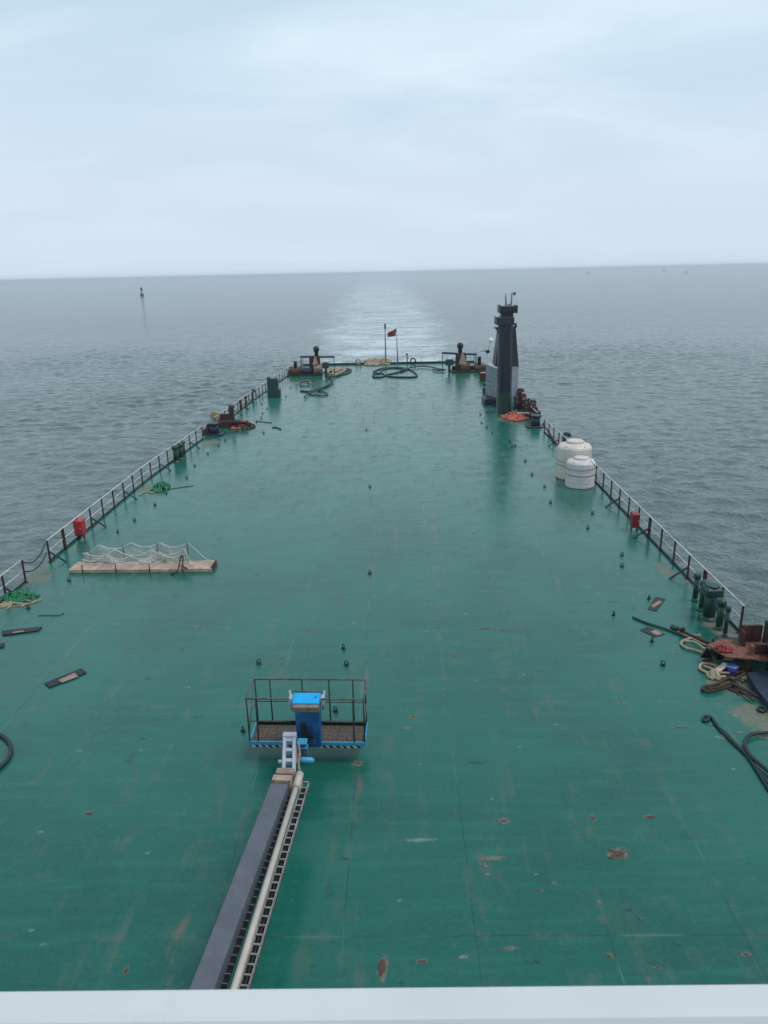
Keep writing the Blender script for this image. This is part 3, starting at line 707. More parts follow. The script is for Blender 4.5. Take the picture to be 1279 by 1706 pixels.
tag(MB().tube(smooth([P(284, 957, .03), P(291, 955, .1), P(297, 948, .25), P(299, 938, .3), P(302, 926, .6), P(305, 930, .5), P(304, 942, .26), P(311, 947, .24)], 5), .035, 6).build('rope_bundle', m_ropeb), 'brown rope bundle looped over the right part of the gangway', 'rope')

# ------------------------------------------------------------------ planks and mats on deck
def flat_item(quad, worn, th, name, label, cat, group):
    pts = [P(*p) for p in quad]; c = sum(pts, Vector())/4
    r = thing(name, label, cat, c, group=group)
    MB().prism([(p.x-c.x, p.y-c.y) for p in pts], .014, th).build('board', m_plank, r)
    for w in worn:
        wp = [P(*p, th) for p in w]; cc = sum(wp, Vector())/len(wp)
        MB().prism([(p.x-c.x, p.y-c.y) for p in wp], th-.01, th+.003).build('worn_area', m_plankw, r)
    return r
flat_item([(74,1140),(82,1147),(144,1122),(136,1115)], [[(97,1133),(103,1137),(130,1127),(124,1121)]], .05, 'plank', 'black plank with a pale worn middle lying left of the lift basket', 'plank', 'black planks on the left of the deck')
flat_item([(3,1053),(4,1060),(64,1052),(70,1046)], [[(20,1053),(21,1055),(40,1052),(39,1050)]], .06, 'plank', 'black plank lying below the green net heap at the left', 'plank', 'black planks on the left of the deck')
flat_item([(-30,1079),(-28,1086),(6,1079),(8,1073)], [], .06, 'plank', 'short dark plank end cut off by the left picture edge', 'plank', 'black planks on the left of the deck')
flat_item([(1079,1015),(1093,1019),(1109,998),(1091,995)], [[(1084,1009),(1089,1012),(1103,1003),(1098,1000)]], .02, 'rubber_mat', 'dark square mat with worn pale streaks, nearer the green vents', 'mat', 'dark mats right of centre')
flat_item([(1065,1050),(1091,1062),(1108,1057),(1079,1045)], [[(1083,1052),(1094,1058),(1104,1056),(1092,1049)]], .02, 'rubber_mat', 'dark square mat lying below the long thin pipe', 'mat', 'dark mats right of centre')

# ------------------------------------------------------------------ ropes, hoses, nets
def rope(lst, r, m, name, label, cat='hose', group=None, k=6, z=None, closed=False):
    return tag(MB().tube(px_line(lst, z if z is not None else r+.006, k, closed), r, 8, closed).build(name, m), label, cat, group)
rope([(1176,1192),(1171,1196),(1173,1201),(1180,1199),(1181,1193),(1187,1198),(1196,1211),(1209,1222),(1226,1240),(1243,1255),(1262,1282),(1300,1330)], .040, m_hose, 'hose', 'black hose bight with a small end loop near the right edge, left strand', group='black hoses on the near right deck')
rope([(1183,1194),(1190,1201),(1200,1216),(1214,1230),(1232,1247),(1247,1262),(1268,1295),(1300,1345)], .036, m_hose, 'hose', 'thin black hose running inside the looped end near the right edge', group='black hoses on the near right deck', z=.05)
rope([(1330,1225),(1290,1221),(1262,1221),(1246,1227),(1241,1240),(1248,1256),(1262,1270),(1285,1290),(1330,1335)], .050, m_hose, 'hose', 'thick black hose curving in a round loop at the right picture edge', group='black hoses on the near right deck', z=.10)
rope([(-60,1215),(-20,1213),(0,1224),(12,1233),(18,1246),(14,1262),(0,1278),(-30,1300),(-70,1310)], .055, m_hose, 'hose', 'thick black hose loop bulging in from the left picture edge')
# stern hoses
rope([(500,651),(515,652),(528,648),(545,642),(552,634),(548,628),(560,626),(580,621),(584,616),(572,614),(558,616),(566,620),(585,615)], .10, m_hoseg, 'mooring_hose', 'long dark green hose winding beside the left stern winch', z=.10)
rope([(507,662),(513,656),(530,649),(552,638),(553,632),(545,626),(541,622),(553,628),(574,620)], .09, m_hose, 'mooring_hose', 'dark hose with a forked end in front of the left stern winch', z=.2)
rope([(513,651),(517,657),(532,659),(545,658),(543,654),(530,651),(537,645)], .07, m_hoseg, 'mooring_hose', 'short curled hose end nearest the camera by the left winch', z=.10)
rope([(621,627),(622,623),(634,622),(622,620),(628,616),(640,613),(655,612),(672,613),(685,617),(695,625),(688,628),(662,628),(645,626),(634,618),(650,613),(675,615),(663,620),(645,624),(635,628),(621,628)], .10, m_hoseg, 'mooring_hose', 'loose coil of green hose lying in mid deck near the stern', z=.10)
rope([(668,618),(685,612),(705,610),(720,612),(733,615),(742,616),(731,617),(721,615)], .09, m_hoseg, 'mooring_hose', 'hose tail leading from the stern coil to the right winch', z=.2)
rope([(500,637),(512,636),(514,642),(502,643),(500,640)], .07, m_rust, 'rusty_ring', 'small rusty ring frame lying near the left stern winch', 'frame', closed=True, z=.12)
# rope heap at stern
def heap(poly, n, r, m, name, label, cat, hgt=.4, spread=1.0):
    b = MB(); pts0 = [P(*p) for p in poly]; xs_ = [p.x for p in pts0]; ys_ = [p.y for p in pts0]
    x0, x1, y0, y1 = min(xs_), max(xs_), min(ys_), max(ys_)
    cx, cy = (x0+x1)/2, (y0+y1)/2
    for i in range(n):
        pts = []; a = random.uniform(0, 6.28); px, py = random.uniform(x0, x1), random.uniform(y0, y1)
        for j in range(9):
            u = ((px-cx)/((x1-x0)/2))**2+((py-cy)/((y1-y0)/2))**2
            if u > 1: a = math.atan2(cy-py, cx-px)+random.uniform(-.9, .9)
            pts.append((px, py, r+hgt*max(0, 1-u)*random.uniform(.2, 1)))
            a += random.uniform(-1.1, 1.1); px += math.cos(a)*(x1-x0)*.11*spread; py += math.sin(a)*(y1-y0)*.16*spread
        b.tube(smooth(pts, 4), r, 6)
    return tag(b.build(name, m), label, cat)
heap([(600,608),(652,608),(652,600),(600,600)], 34, .09, m_ropec, 'rope_heap', 'tan mooring rope heaped on the stern left of the flagpole', 'rope', .45)
heap([(630,606),(652,606),(652,602),(630,602)], 9, .08, m_yel, 'rope_heap', 'ochre rope heap right at the flagpole foot', 'rope', .8)
heap([(545,625),(572,625),(568,614),(545,614)], 16, .08, m_ropec, 'rope_heap', 'pale rope trailing from the left stern winch', 'rope', .3)
heap([(842,701),(873,701),(873,691),(842,691)], 30, .06, m_orange, 'fishing_net', 'orange netting heaped below the tower by the right railing', 'net', .45)
heap([(388,714),(412,714),(412,704),(388,704)], 22, .06, m_orange, 'fishing_net', 'orange netting heaped beside the rusty gear on the left', 'net', .4)
heap([(404,716),(420,716),(418,708),(404,708)], 14, .05, m_ropeb, 'rope_heap', 'brown rope end beside the left orange netting', 'rope', .3)
heap([(8,1004),(52,1004),(52,990),(8,990)], 40, .03, m_tarp, 'fishing_net', 'bright green net heap on pale dust at the left edge', 'net', .34)
heap([(259,819),(276,819),(275,808),(261,808)], 26, .04, m_tarp, 'fishing_net', 'small bright green coil lying inside the left railing', 'net', .42)
heap([(-10,1012),(56,1012),(66,992),(-10,996)], 14, .022, m_ropec, 'rope_heap', 'pale frayed rope spread round the green net heap', 'rope', .06)
rope([(232,825),(243,819),(252,821),(261,818)], .03, m_ropec, 'rope', 'pale rope end left of the small green coil', 'rope')
rope([(276,816),(300,812),(322,809)], .02, m_hose, 'rope', 'thin dark line leading right from the small green coil', 'rope')
rope([(276,813),(277,822)], .05, m_green, 'hose_end', 'short green hose end hanging from the small green coil', 'hose')
rope([(62,1026),(72,1025),(98,1025),(106,1021)], .014, m_hose, 'rope', 'thin dark bent line below the green net heap', 'rope')
rope([(426,701),(440,703),(452,704)], .035, m_hose, 'bar', 'thin dark bar lying beside the left orange netting', 'bar')
rope([(453,712),(460,712),(468,715)], .05, m_hose, 'bar', 'short dark bar alone below the green cabinet', 'bar')
# long pipe and tied pipes
rope([(1054,1028),(1078,1038),(1110,1048),(1140,1060),(1172,1076)], .040, m_hoseg, 'pole', 'long thin greenish pole pointing from the mats to the rusty frame', 'pole', k=2)
p = [P(1119, 1044, .10), P(1190, 1076, .14)]
b = MB().tube(p, .060, 10); o = thing('steel_pipe', 'thick dark pipe with a flanged end lying by the green vents', 'pipe', (0, 0, 0)); b.build('pipe', m_rust, o)
MB().tube([p[0], p[0]+(p[1]-p[0]).normalized()*.25], .10, 12).build('flange', m_green, o)
b = MB().tube([P(1135, 1049, .16), P(1138, 1050.5, .16)], .105, 12); b.build('collar', m_black, o)
b = MB().tube([P(1128, 1051, .06), P(1186, 1080, .06)], .035, 8); tag(b.build('pole', m_wood), 'pale wooden pole lying against the thick dark pipe', 'pole')
# cream rope bights by the rusty frame
rope([(1185,1075),(1165,1064),(1150,1064),(1137,1068),(1135,1073),(1142,1079),(1158,1083),(1170,1087),(1182,1088)], .042, m_ropec, 'mooring_rope', 'cream mooring rope bight left of the rusty frame', 'rope', group='cream mooring ropes', z=.06)
rope([(1142,1068),(1155,1069),(1163,1073),(1174,1080),(1186,1080)], .035, m_ropec, 'mooring_rope', 'cream rope strand across the bight left of the rusty frame', 'rope', group='cream mooring ropes', z=.12)
rope([(1200,1112),(1185,1107),(1172,1105),(1166,1109),(1167,1115),(1178,1121),(1188,1128),(1208,1127)], .045, m_ropec, 'mooring_rope', 'cream rope loop in front of the rusty frame beside the blue bucket', 'rope', group='cream mooring ropes', z=.06)
rope([(1172,1109),(1186,1114),(1196,1120),(1215,1121)], .035, m_ropec, 'mooring_rope', 'cream rope strand inside the loop beside the blue bucket', 'rope', group='cream mooring ropes', z=.10)
heap([(1183,1133),(1194,1133),(1194,1123),(1183,1123)], 14, .045, m_ropec, 'rope_knot', 'round cream rope knot at the end of the loop', 'rope', .22)
rope([(1170,1150),(1172,1144),(1186,1142),(1198,1138),(1212,1130),(1222,1133),(1228,1139),(1216,1143),(1200,1147),(1186,1151),(1173,1152)], .050, m_ropeb, 'chain_bundle', 'brown rope bundle stretched in front of the blue bucket', 'rope', z=.07)
rope([(1178,1147),(1196,1145),(1215,1138),(1226,1142),(1238,1148),(1250,1153),(1262,1161)], .042, m_ropeb, 'chain_bundle', 'long brown rope tail leading right toward the navy plate', 'rope', z=.14)
rope([(1222,1138),(1234,1150),(1246,1160),(1256,1168)], .036, m_ropeb, 'chain_bundle', 'short brown rope tail ending below the navy plate', 'rope', z=.10)
rope([(1226,1132),(1234,1126),(1240,1121),(1232,1119),(1226,1122)], .040, m_ropeb, 'chain_bundle', 'small brown rope curl right of the blue bucket', 'rope', z=.12)
rope([(1263,1180),(1268,1177),(1275,1181),(1272,1185),(1265,1184)], .040, m_hose, 'shackle', 'dark iron ring lying below the navy bollard plate', 'ring', closed=True, z=.05)
heap([(1195,1128),(1245,1128),(1245,1112),(1195,1112)], 12, .022, m_ropeb, 'rope_heap', 'tangled thin brown cord under and around the blue bucket', 'rope', .12)
heap([(1180,1092),(1235,1092),(1235,1078),(1180,1078)], 10, .03, m_ropec, 'rope_heap', 'pale cord strewn under the rusty frame plate', 'rope', .1)
heap([(1225,1160),(1262,1160),(1262,1136),(1225,1136)], 8, .018, m_hose, 'wire_tangle', 'thin dark wire tangle on the dirt left of the navy plate', 'wire', .08)
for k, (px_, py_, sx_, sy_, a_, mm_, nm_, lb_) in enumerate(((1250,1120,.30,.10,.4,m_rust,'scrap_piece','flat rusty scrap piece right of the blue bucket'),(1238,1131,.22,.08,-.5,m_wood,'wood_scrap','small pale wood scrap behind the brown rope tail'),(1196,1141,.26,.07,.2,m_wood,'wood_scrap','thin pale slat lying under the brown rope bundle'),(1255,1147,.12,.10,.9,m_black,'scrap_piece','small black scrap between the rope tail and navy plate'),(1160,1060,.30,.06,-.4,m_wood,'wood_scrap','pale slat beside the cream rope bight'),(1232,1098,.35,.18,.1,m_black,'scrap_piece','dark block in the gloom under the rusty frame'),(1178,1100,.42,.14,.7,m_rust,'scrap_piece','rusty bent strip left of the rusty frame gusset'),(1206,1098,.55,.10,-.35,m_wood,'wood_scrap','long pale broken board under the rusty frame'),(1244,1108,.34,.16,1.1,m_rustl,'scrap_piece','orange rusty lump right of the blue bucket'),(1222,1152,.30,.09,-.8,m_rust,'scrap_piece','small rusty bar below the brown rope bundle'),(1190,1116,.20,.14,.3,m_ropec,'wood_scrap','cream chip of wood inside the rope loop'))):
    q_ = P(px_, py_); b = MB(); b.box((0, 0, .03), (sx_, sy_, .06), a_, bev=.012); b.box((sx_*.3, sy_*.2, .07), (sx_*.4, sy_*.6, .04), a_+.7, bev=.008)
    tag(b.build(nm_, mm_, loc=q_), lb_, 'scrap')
# blue bucket and white plank
q = P(1218, 1122); bk = thing('bucket', 'blue bucket with paler blue lid standing among the ropes', 'bucket', q)
MB().lathe([(.13, 0), (.15, .03), (.175, .26)], n=24).build('bucket_body', m_bluec, bk)
MB().lathe([(.185, .255), (.19, .275), (.18, .30), (.10, .305)], n=24).build('lid', m_bluel, bk)
a, b_ = P(1191, 1121, .10), P(1209, 1106, .28); d = (b_-a)
o = MB(); o.box((0, 0, 0), (d.length, .17, .05), rot=d.to_track_quat('X', 'Z').to_matrix()); o.v = [(Vector(v)+(a+b_)/2)[:] for v in o.v]
tag(o.build('board', mat('cream_board', (.58, .48, .38, 1), .7)), 'cream painted board leaning up left of the blue bucket', 'board')
# ------------------------------------------------------------------ rusty fairlead frame on the right
q = P(1225, 1112); fr = thing('roller_fairlead', 'rusty steel roller fairlead frame at the right railing end', 'fairlead', q)
def at(x, y, z): v = P(x, y, z)-q; return (v.x, v.y, v.z)
top = [at(1178, 1074, .62), at(1200, 1064, .62), at(1300, 1074, .62), at(1310, 1102, .62), at(1210, 1094, .62)]
b = MB(); b.add(top+[(x, y, z-.05) for x, y, z in top], [(0, 4, 3, 2, 1), (5, 6, 7, 8, 9)]+[(i, (i+1) % 5, (i+1) % 5+5, i+5) for i in range(5)]); b.build('bed_plate', m_rustl, fr)
b = MB(); c0 = at(1245, 1090, .3); b.box((c0[0]+.1, c0[1]+.45, .28), (2.0, .5, .56)); b.build('pedestal', m_black, fr)
b = MB(); w = [at(1167, 1096, .18), at(1187, 1097, .16), at(1179, 1079, .66)]
w2 = [(x+.03, y+.12, z) for x, y, z in w]; b.add(w+w2, [(0, 1, 2), (5, 4, 3), (0, 3, 4, 1), (1, 4, 5, 2), (2, 5, 3, 0)]); b.build('gusset', m_black, fr)
c0 = at(1250, 1069, .62)
b = MB(); b.box((c0[0], c0[1]+.02, .62+.30), (.66, .10, .60), bev=.01)
b.box((c0[0]-.36, c0[1]-.14, .62+.24), (.05, .42, .5)); b.build('roller_housing', m_rust, fr)
c1 = at(1266, 1090, .62); b = MB(); b.box((c1[0]+.25, c1[1]+.06, .62+.17), (.9, .14, .34), bev=.01); b.build('side_cheek', m_rust, fr)
b = MB(); b.box((c1[0]-.28, c1[1]+.0, .62+.16), (.12, .16, .32)); b.build('post', m_rustl, fr)
b = MB(); b.box((c1[0]+.45, c1[1]+.6, .62+.4), (.14, .2, .9)); b.build('back_post', m_rust, fr)
heap([(1204,1076),(1222,1076),(1220,1066),(1204,1066)], 10, .03, m_redd, 'net_scrap', 'dark red net scrap lying on the rusty frame plate', 'net', .1).location = P(1206, 1082, .63)-P(1213, 1071)
heap([(1203,1074),(1222,1074),(1222,1068),(1203,1068)], 8, .03, m_black, 'rope_heap', 'black scrap heap behind the rusty frame by the thinnest vent', 'rope', .2)

# ------------------------------------------------------------------ rusty gear left (beyond the gap) and right (below tower)
q = P(372, 713); g = thing('roller_fairlead', 'rusty fairlead with a pale roller wheel at the left railing gap', 'fairlead', q, group='rusty fairleads at the railings')
MB().box((.35, .3, .30), (1.9, .8, .6), bev=.04).build('bed', m_rust, g)
MB().lathe([(.42, 0), (.46, .05), (.30, .09), (.30, .22), (.46, .26), (.42, .31)], (-.75, .3, .95), 20, 'Y').build('roller', m_ropec, g)
b = MB(); b.box((.1, .5, .85), (.9, .3, .6), bev=.05); b.box((.75, .55, 1.15), (.25, .25, 1.2), bev=.03); b.build('frame', m_rust, g)
b = MB(); b.tube([(.8, -.1, .45), (2.2, -.3, .5)], .16, 10); b.build('shaft', m_black, g)
q = P(345, 724); g = thing('rust_block', 'rusty deck fitting at the near end of the left railing gap', 'fitting', q)
b = MB(); b.box((0, 0, .25), (.5, .7, .5), bev=.06); b.build('block', m_rust, g)
b = MB(); b.box((.1, 0, .65), (.2, .3, .4), bev=.06); b.build('pin', m_ropeb, g)
for (x, y, s, lb) in ((868, 682, 1.0, 'rusty fairlead nearest the dark tower on the right'), (884, 697, .9, 'rusty fairlead behind the navy bollard on the right')):
    q = P(x, y); g = thing('roller_fairlead', lb, 'fairlead', q, group='rusty fairleads at the railings')
    MB().box((.2, .35, .35*s), (1.3, .8, .7*s), bev=.05).build('bed', m_black, g)
    b = MB(); b.box((-.1, .4, 1.1*s), (.35, .35, 1.1*s), bev=.05); b.box((.35, .5, .9*s), (.3, .3, .9*s), bev=.05); b.build('frame', m_rust, g)
    MB().lathe([(.30, 0), (.33, .06), (.22, .12), (.22, .4), (.33, .46), (.30, .52)], (.05, .1, .75*s), 16, 'X').build('roller', m_redd if s == 1 else m_rust, g)
vent(863, 678, 650, .36, 'dark pipe standing close right of the tower foot, leftmost of a file', 'goose')
vent(871, 683, 655, .36, 'dark red pipe right of the tower foot, second of a file', 'flat', m=m_redd)
vent(876, 688, 664, .34, 'dark green vent right of the tower foot, third of a file', 'mush')
vent(884, 694, 669, .30, 'dark pipe with bent head behind the right navy bollard', 'goose')
for px_, py_, pt_, w_, lb_, hd_, mm_ in ((866,672,648,.30,'farthest dark pipe behind the file right of the tower','flat',m_green),(889,700,676,.26,'dark rusty stub touching the right navy bollard','flat',m_rust),(858,684,660,.30,'squat dark pipe hard against the green tower foot','mush',m_green),(880,690,664,.22,'thin rusty pipe in the middle of the file right of the tower','flat',m_rust)):
    vent(px_, py_, pt_, w_, lb_, hd_, m=mm_)
rope([(862,689),(872,688),(882,689)], .06, m_rail, 'pipe', 'pale pipe lying behind the orange netting', 'pipe', z=.5)
rope([(850,690),(862,692),(890,694)], .12, m_rust, 'pipe', 'rusty dark pipe lying along the orange netting', 'pipe', z=.2)
rope([(905,705),(915,722),(925,737)], .07, m_rust, 'pipe', 'rusty pipe lying under the railing beyond the white tanks', 'pipe', z=.15)

# ------------------------------------------------------------------ tower and funnel
def PYbox(b, x0, x1, yt, yb, Y, depth, bev=.03):
    a = PY(x0, yt, Y); c = PY(x1, yb, Y)
    b.box(((a.x+c.x)/2, Y+depth/2, (a.z+c.z)/2), (c.x-a.x, depth, a.z-c.z), bev=bev); return b
def local(b, q): b.v = [(v[0]-q[0], v[1]-q[1], v[2]-q[2]) for v in b.v]; return b
TY = 67.0; TX = PY(842, 660, TY).x; q = (TX, TY+.6, 0)
tw = thing('vent_tower', 'tall dark slate tower with two boxes on top and a green foot', 'tower', q)
za = PY(842, 655, TY).z; zt = PY(844, 541, TY).z
xb0, xb1 = PY(830.5, 655, TY).x, PY(852, 655, TY).x; xt0, xt1 = PY(832, 545, TY).x, PY(855.5, 545, TY).x
def octo(x0, x1, y0, y1, z, c=.22):
    return [(x0+c, y0, z), (x1-c, y0, z), (x1, y0+c, z), (x1, y1-c, z), (x1-c, y1, z), (x0+c, y1, z), (x0, y1-c, z), (x0, y0+c, z)]
b = MB(); b.loft([octo(xb0, xb1, TY, TY+1.4, za), octo(xt0, xt1, TY, TY+1.4, zt)]); local(b, q).build('column', m_slate, tw)
b = MB(); b.loft([octo(xb0-.05, xb1+.08, TY-.05, TY+1.5, 0), octo(xb0-.02, xb1+.03, TY-.03, TY+1.45, za)]); local(b, q).build('column_foot', m_green, tw)
b = MB(); b.add([(xb1-.1, TY-.6, 0), (xb1+.02, TY-.6, 0), (xb1+.02, TY, 0), (xb1-.1, TY, 0), (xb1-.1, TY, 1.6), (xb1+.02, TY, 1.6)], [(0, 1, 5, 4), (0, 4, 3), (1, 2, 5), (0, 3, 2, 1), (3, 4, 5, 2)]); local(b, q).build('foot_bracket', m_green, tw)
for fr_, in ((.22,), (.80,)):
    z = za+(zt-za)*fr_; x0 = xb0+(xt0-xb0)*fr_; x1 = xb1+(xt1-xb1)*fr_
    b = MB(); b.loft([octo(x0-.03, x1+.03, TY-.03, TY+1.43, z), octo(x0-.03, x1+.03, TY-.03, TY+1.43, z+.07)]); local(b, q).build('weld_band', m_slated, tw)
b = MB(); b.box(((xb1+xt1)/2-.25, TY-.03, (za+zt)/2), (.05, .06, zt-za-.2)); local(b, q).build('cable_conduit', m_navy2, tw)
for off_, mm_ in ((.30, m_slated), (.95, m_navy2)):
    b = MB().tube([(xb0+off_, TY-.05, za), (xt0+off_, TY-.05, zt)], .035, 6); local(b, q).build('standpipe', mm_, tw)
b = MB(); b.tube([(xb0+.55, TY-.08, 1.0), (xt0+.55, TY-.08, zt)], .018, 5); b.tube([(xb0+.80, TY-.08, 1.0), (xt0+.80, TY-.08, zt)], .018, 5)
for k in range(26):
    u = k/26; xx = xb0+(xt0-xb0)*u; zz_ = 1.1+(zt-1.2)*u; b.tube([(xx+.55, TY-.08, zz_), (xx+.80, TY-.08, zz_)], .014, 5)
local(b, q).build('ladder', m_navy2, tw)
b = PYbox(MB(), 829.5, 856.5, 529, 541, TY-.15, 1.6); local(b, q).build('lower_box', m_slate, tw)
b = PYbox(MB(), 827.6, 829.4, 529, 541.5, TY-.2, 1.7, .01); local(b, q).build('box_flange', m_slated, tw)
b = PYbox(MB(), 835.5, 855, 521.5, 529, TY+.1, 1.1); local(b, q).build('neck', m_slated, tw)
b = PYbox(MB(), 833.5, 861, 510.5, 521.5, TY-.1, 1.5); local(b, q).build('upper_box', m_slated, tw)
for x0, x1 in ((832.6, 833.6), (861, 862.2)):
    b = PYbox(MB(), x0, x1, 508.5, 522, TY-.15, 1.6, .01); local(b, q).build('box_flange', m_slated, tw)
b = PYbox(MB(), 825, 833, 546, 548, TY+.2, .9, .01); local(b, q).build('side_bracket', m_slated, tw)
b = MB().tube([PY(826.5, 548, TY+.6), PY(832, 556, TY+.6)], .06, 6); local(b, q).build('side_strut', m_slated, tw)
b = MB().tube([PY(842.5, 511, TY+.5), PY(842.5, 488, TY+.5)], .075, 8); local(b, q).build('whip_pipe', m_lattice, tw)
b = MB().tube(smooth([PY(851, 511, TY+.5), PY(852, 500, TY+.5), PY(852.5, 490, TY+.5), PY(854.5, 488.5, TY+.5), PY(858, 489, TY+.5)], 4), .075, 8); local(b, q).build('bent_pipe', m_lattice, tw)
b = PYbox(MB(), 846, 850.5, 506, 510.5, TY+.3, .4); local(b, q).build('small_box', m_lattice, tw)
b = MB().tube([PY(856, 489, TY+.5), PY(858.6, 489.6, TY+.5)], .14, 8); local(b, q).build('lamp', m_slate, tw)

FY = 70.5; FX = PY(843, 611, FY).x; q = (FX, FY+1.2, 0)
fn = thing('exhaust_funnel', 'tapered dark funnel on a white casing right behind the slate tower', 'funnel', q)
def xz(x, y, Y): v = PY(x, y, Y); return v.x, v.z
xl, zb = xz(825, 611, FY); xr, _ = xz(864, 611, FY); xl2, zt2 = xz(833, 546, FY); xr2, _ = xz(860.5, 546, FY)
b = MB(); b.loft([rectring((xl+xr)/2, FY+1.2, xr-xl, 2.4, zb), rectring((xl2+xr2)/2, FY+1.2, xr2-xl2, 1.3, zt2)]); local(b, q).build('funnel_top', m_slated, fn)
x0, _ = xz(836, 640, FY); x1, _ = xz(863.5, 640, FY)
b = MB(); b.box(((x0+x1)/2, FY+1.2, zb/2), (x1-x0, 2.3, zb), bev=.04); local(b, q).build('casing', mat('white_casing', (.50, .50, .53, 1), .5, var=.08), fn)
b = MB().tube([PY(858.5, 546, FY+.6), PY(858.5, 538, FY+.6)], .13, 8); local(b, q).build('exhaust_pipe', m_slated, fn)
for k in range(4):
    b = MB(); b.box((x1-.2-.42*k, FY+.045-.02, zb/2), (.035, .03, zb-.2)); local(b, q).build('casing_rib', m_whiteg, fn)
# weathered panel house left of the tower
q = P(823, 673); ph = thing('pump_house', 'narrow weathered white housing with ribs left of the tower', 'housing', (q.x, q.y+1, 0))
hx0, hz = xz(814, 612, q.y); hx1, _ = xz(831, 640, q.y)
b = MB(); b.loft([[(hx0+.1, q.y+3, .5), (hx1, q.y+.2, .5), (hx1+.4, q.y+3.2, .5), (hx0+.8, q.y+4, .5)], [(hx0+.1, q.y+3, hz), (hx1, q.y+.2, hz*.92), (hx1+.4, q.y+3.2, hz), (hx0+.8, q.y+4, hz)]]); local(b, (q.x, q.y+1, 0)).build('housing', m_whiteg, ph)
b = MB()
for k in range(9):
    u = (k+.5)/9; xx = hx0+.1+(hx1-hx0-.1)*u; yy = q.y+3-2.8*u
    b.tube([(xx, yy-.05, .55), (xx, yy-.05, hz*.95)], .05, 5)
for k in range(6):
    z = .8+k*(hz-1)/6; b.tube([(hx0+.1, q.y+2.92, z), (hx1, q.y+.12, z)], .045, 5)
local(b, (q.x, q.y+1, 0)).build('ribs', m_lattice, ph)
b = MB(); b.box((hx0+.7, q.y+.8, .25), (2.2, 2.4, .5), bev=.05); local(b, (q.x, q.y+1, 0)).build('plinth', m_navy, ph)
# lamp pole
Yp = 82.0; a = PY(812, 650, Yp); q = (a.x, Yp, 0)
lp = thing('lamp_pole', 'white pole with a shiny globe standing left of the tower', 'pole', q)
b = MB().tube([(a.x, Yp, 0), PY(812.3, 588, Yp)], .06, 8); local(b, q).build('pole', m_rail, lp)
b = MB().tube([PY(812.3, 590, Yp), PY(815.5, 572, Yp)], .045, 6); local(b, q).build('upper_pole', m_rail, lp)
c = PY(817.5, 567, Yp); b = MB(); b.lathe([(.02, -.28), (.20, -.20), (.28, 0), (.20, .20), (.02, .28)], c, 16); local(b, q).build('globe', m_bright, lp)
c = PY(812, 585.5, Yp); b = MB(); b.box(c, (.42, .3, .34), bev=.06); b.tube([PY(801, 585, Yp), PY(817, 586, Yp)], .03, 6); local(b, q).build('light_fitting', m_slate, lp)
q = P(806, 635); g = thing('deck_box', 'small rusty box on deck between right winch and tower', 'box', q)
MB().box((0, .3, .45), (.9, .7, .9), bev=.05).build('box', m_rust, g); MB().box((.1, .3, .95), (.95, .75, .1), bev=.02).build('lid', m_beige, g)
q = P(812, 655); g = thing('cleat_stand', 'dark mooring fitting at the foot of the lamp pole', 'fitting', q)
MB().box((0, .3, .3), (1.0, .6, .6), bev=.08).build('base', m_navy, g); MB().tube([(-.45, .3, .8), (.5, .3, .95)], .16, 10).build('horn', m_black, g)

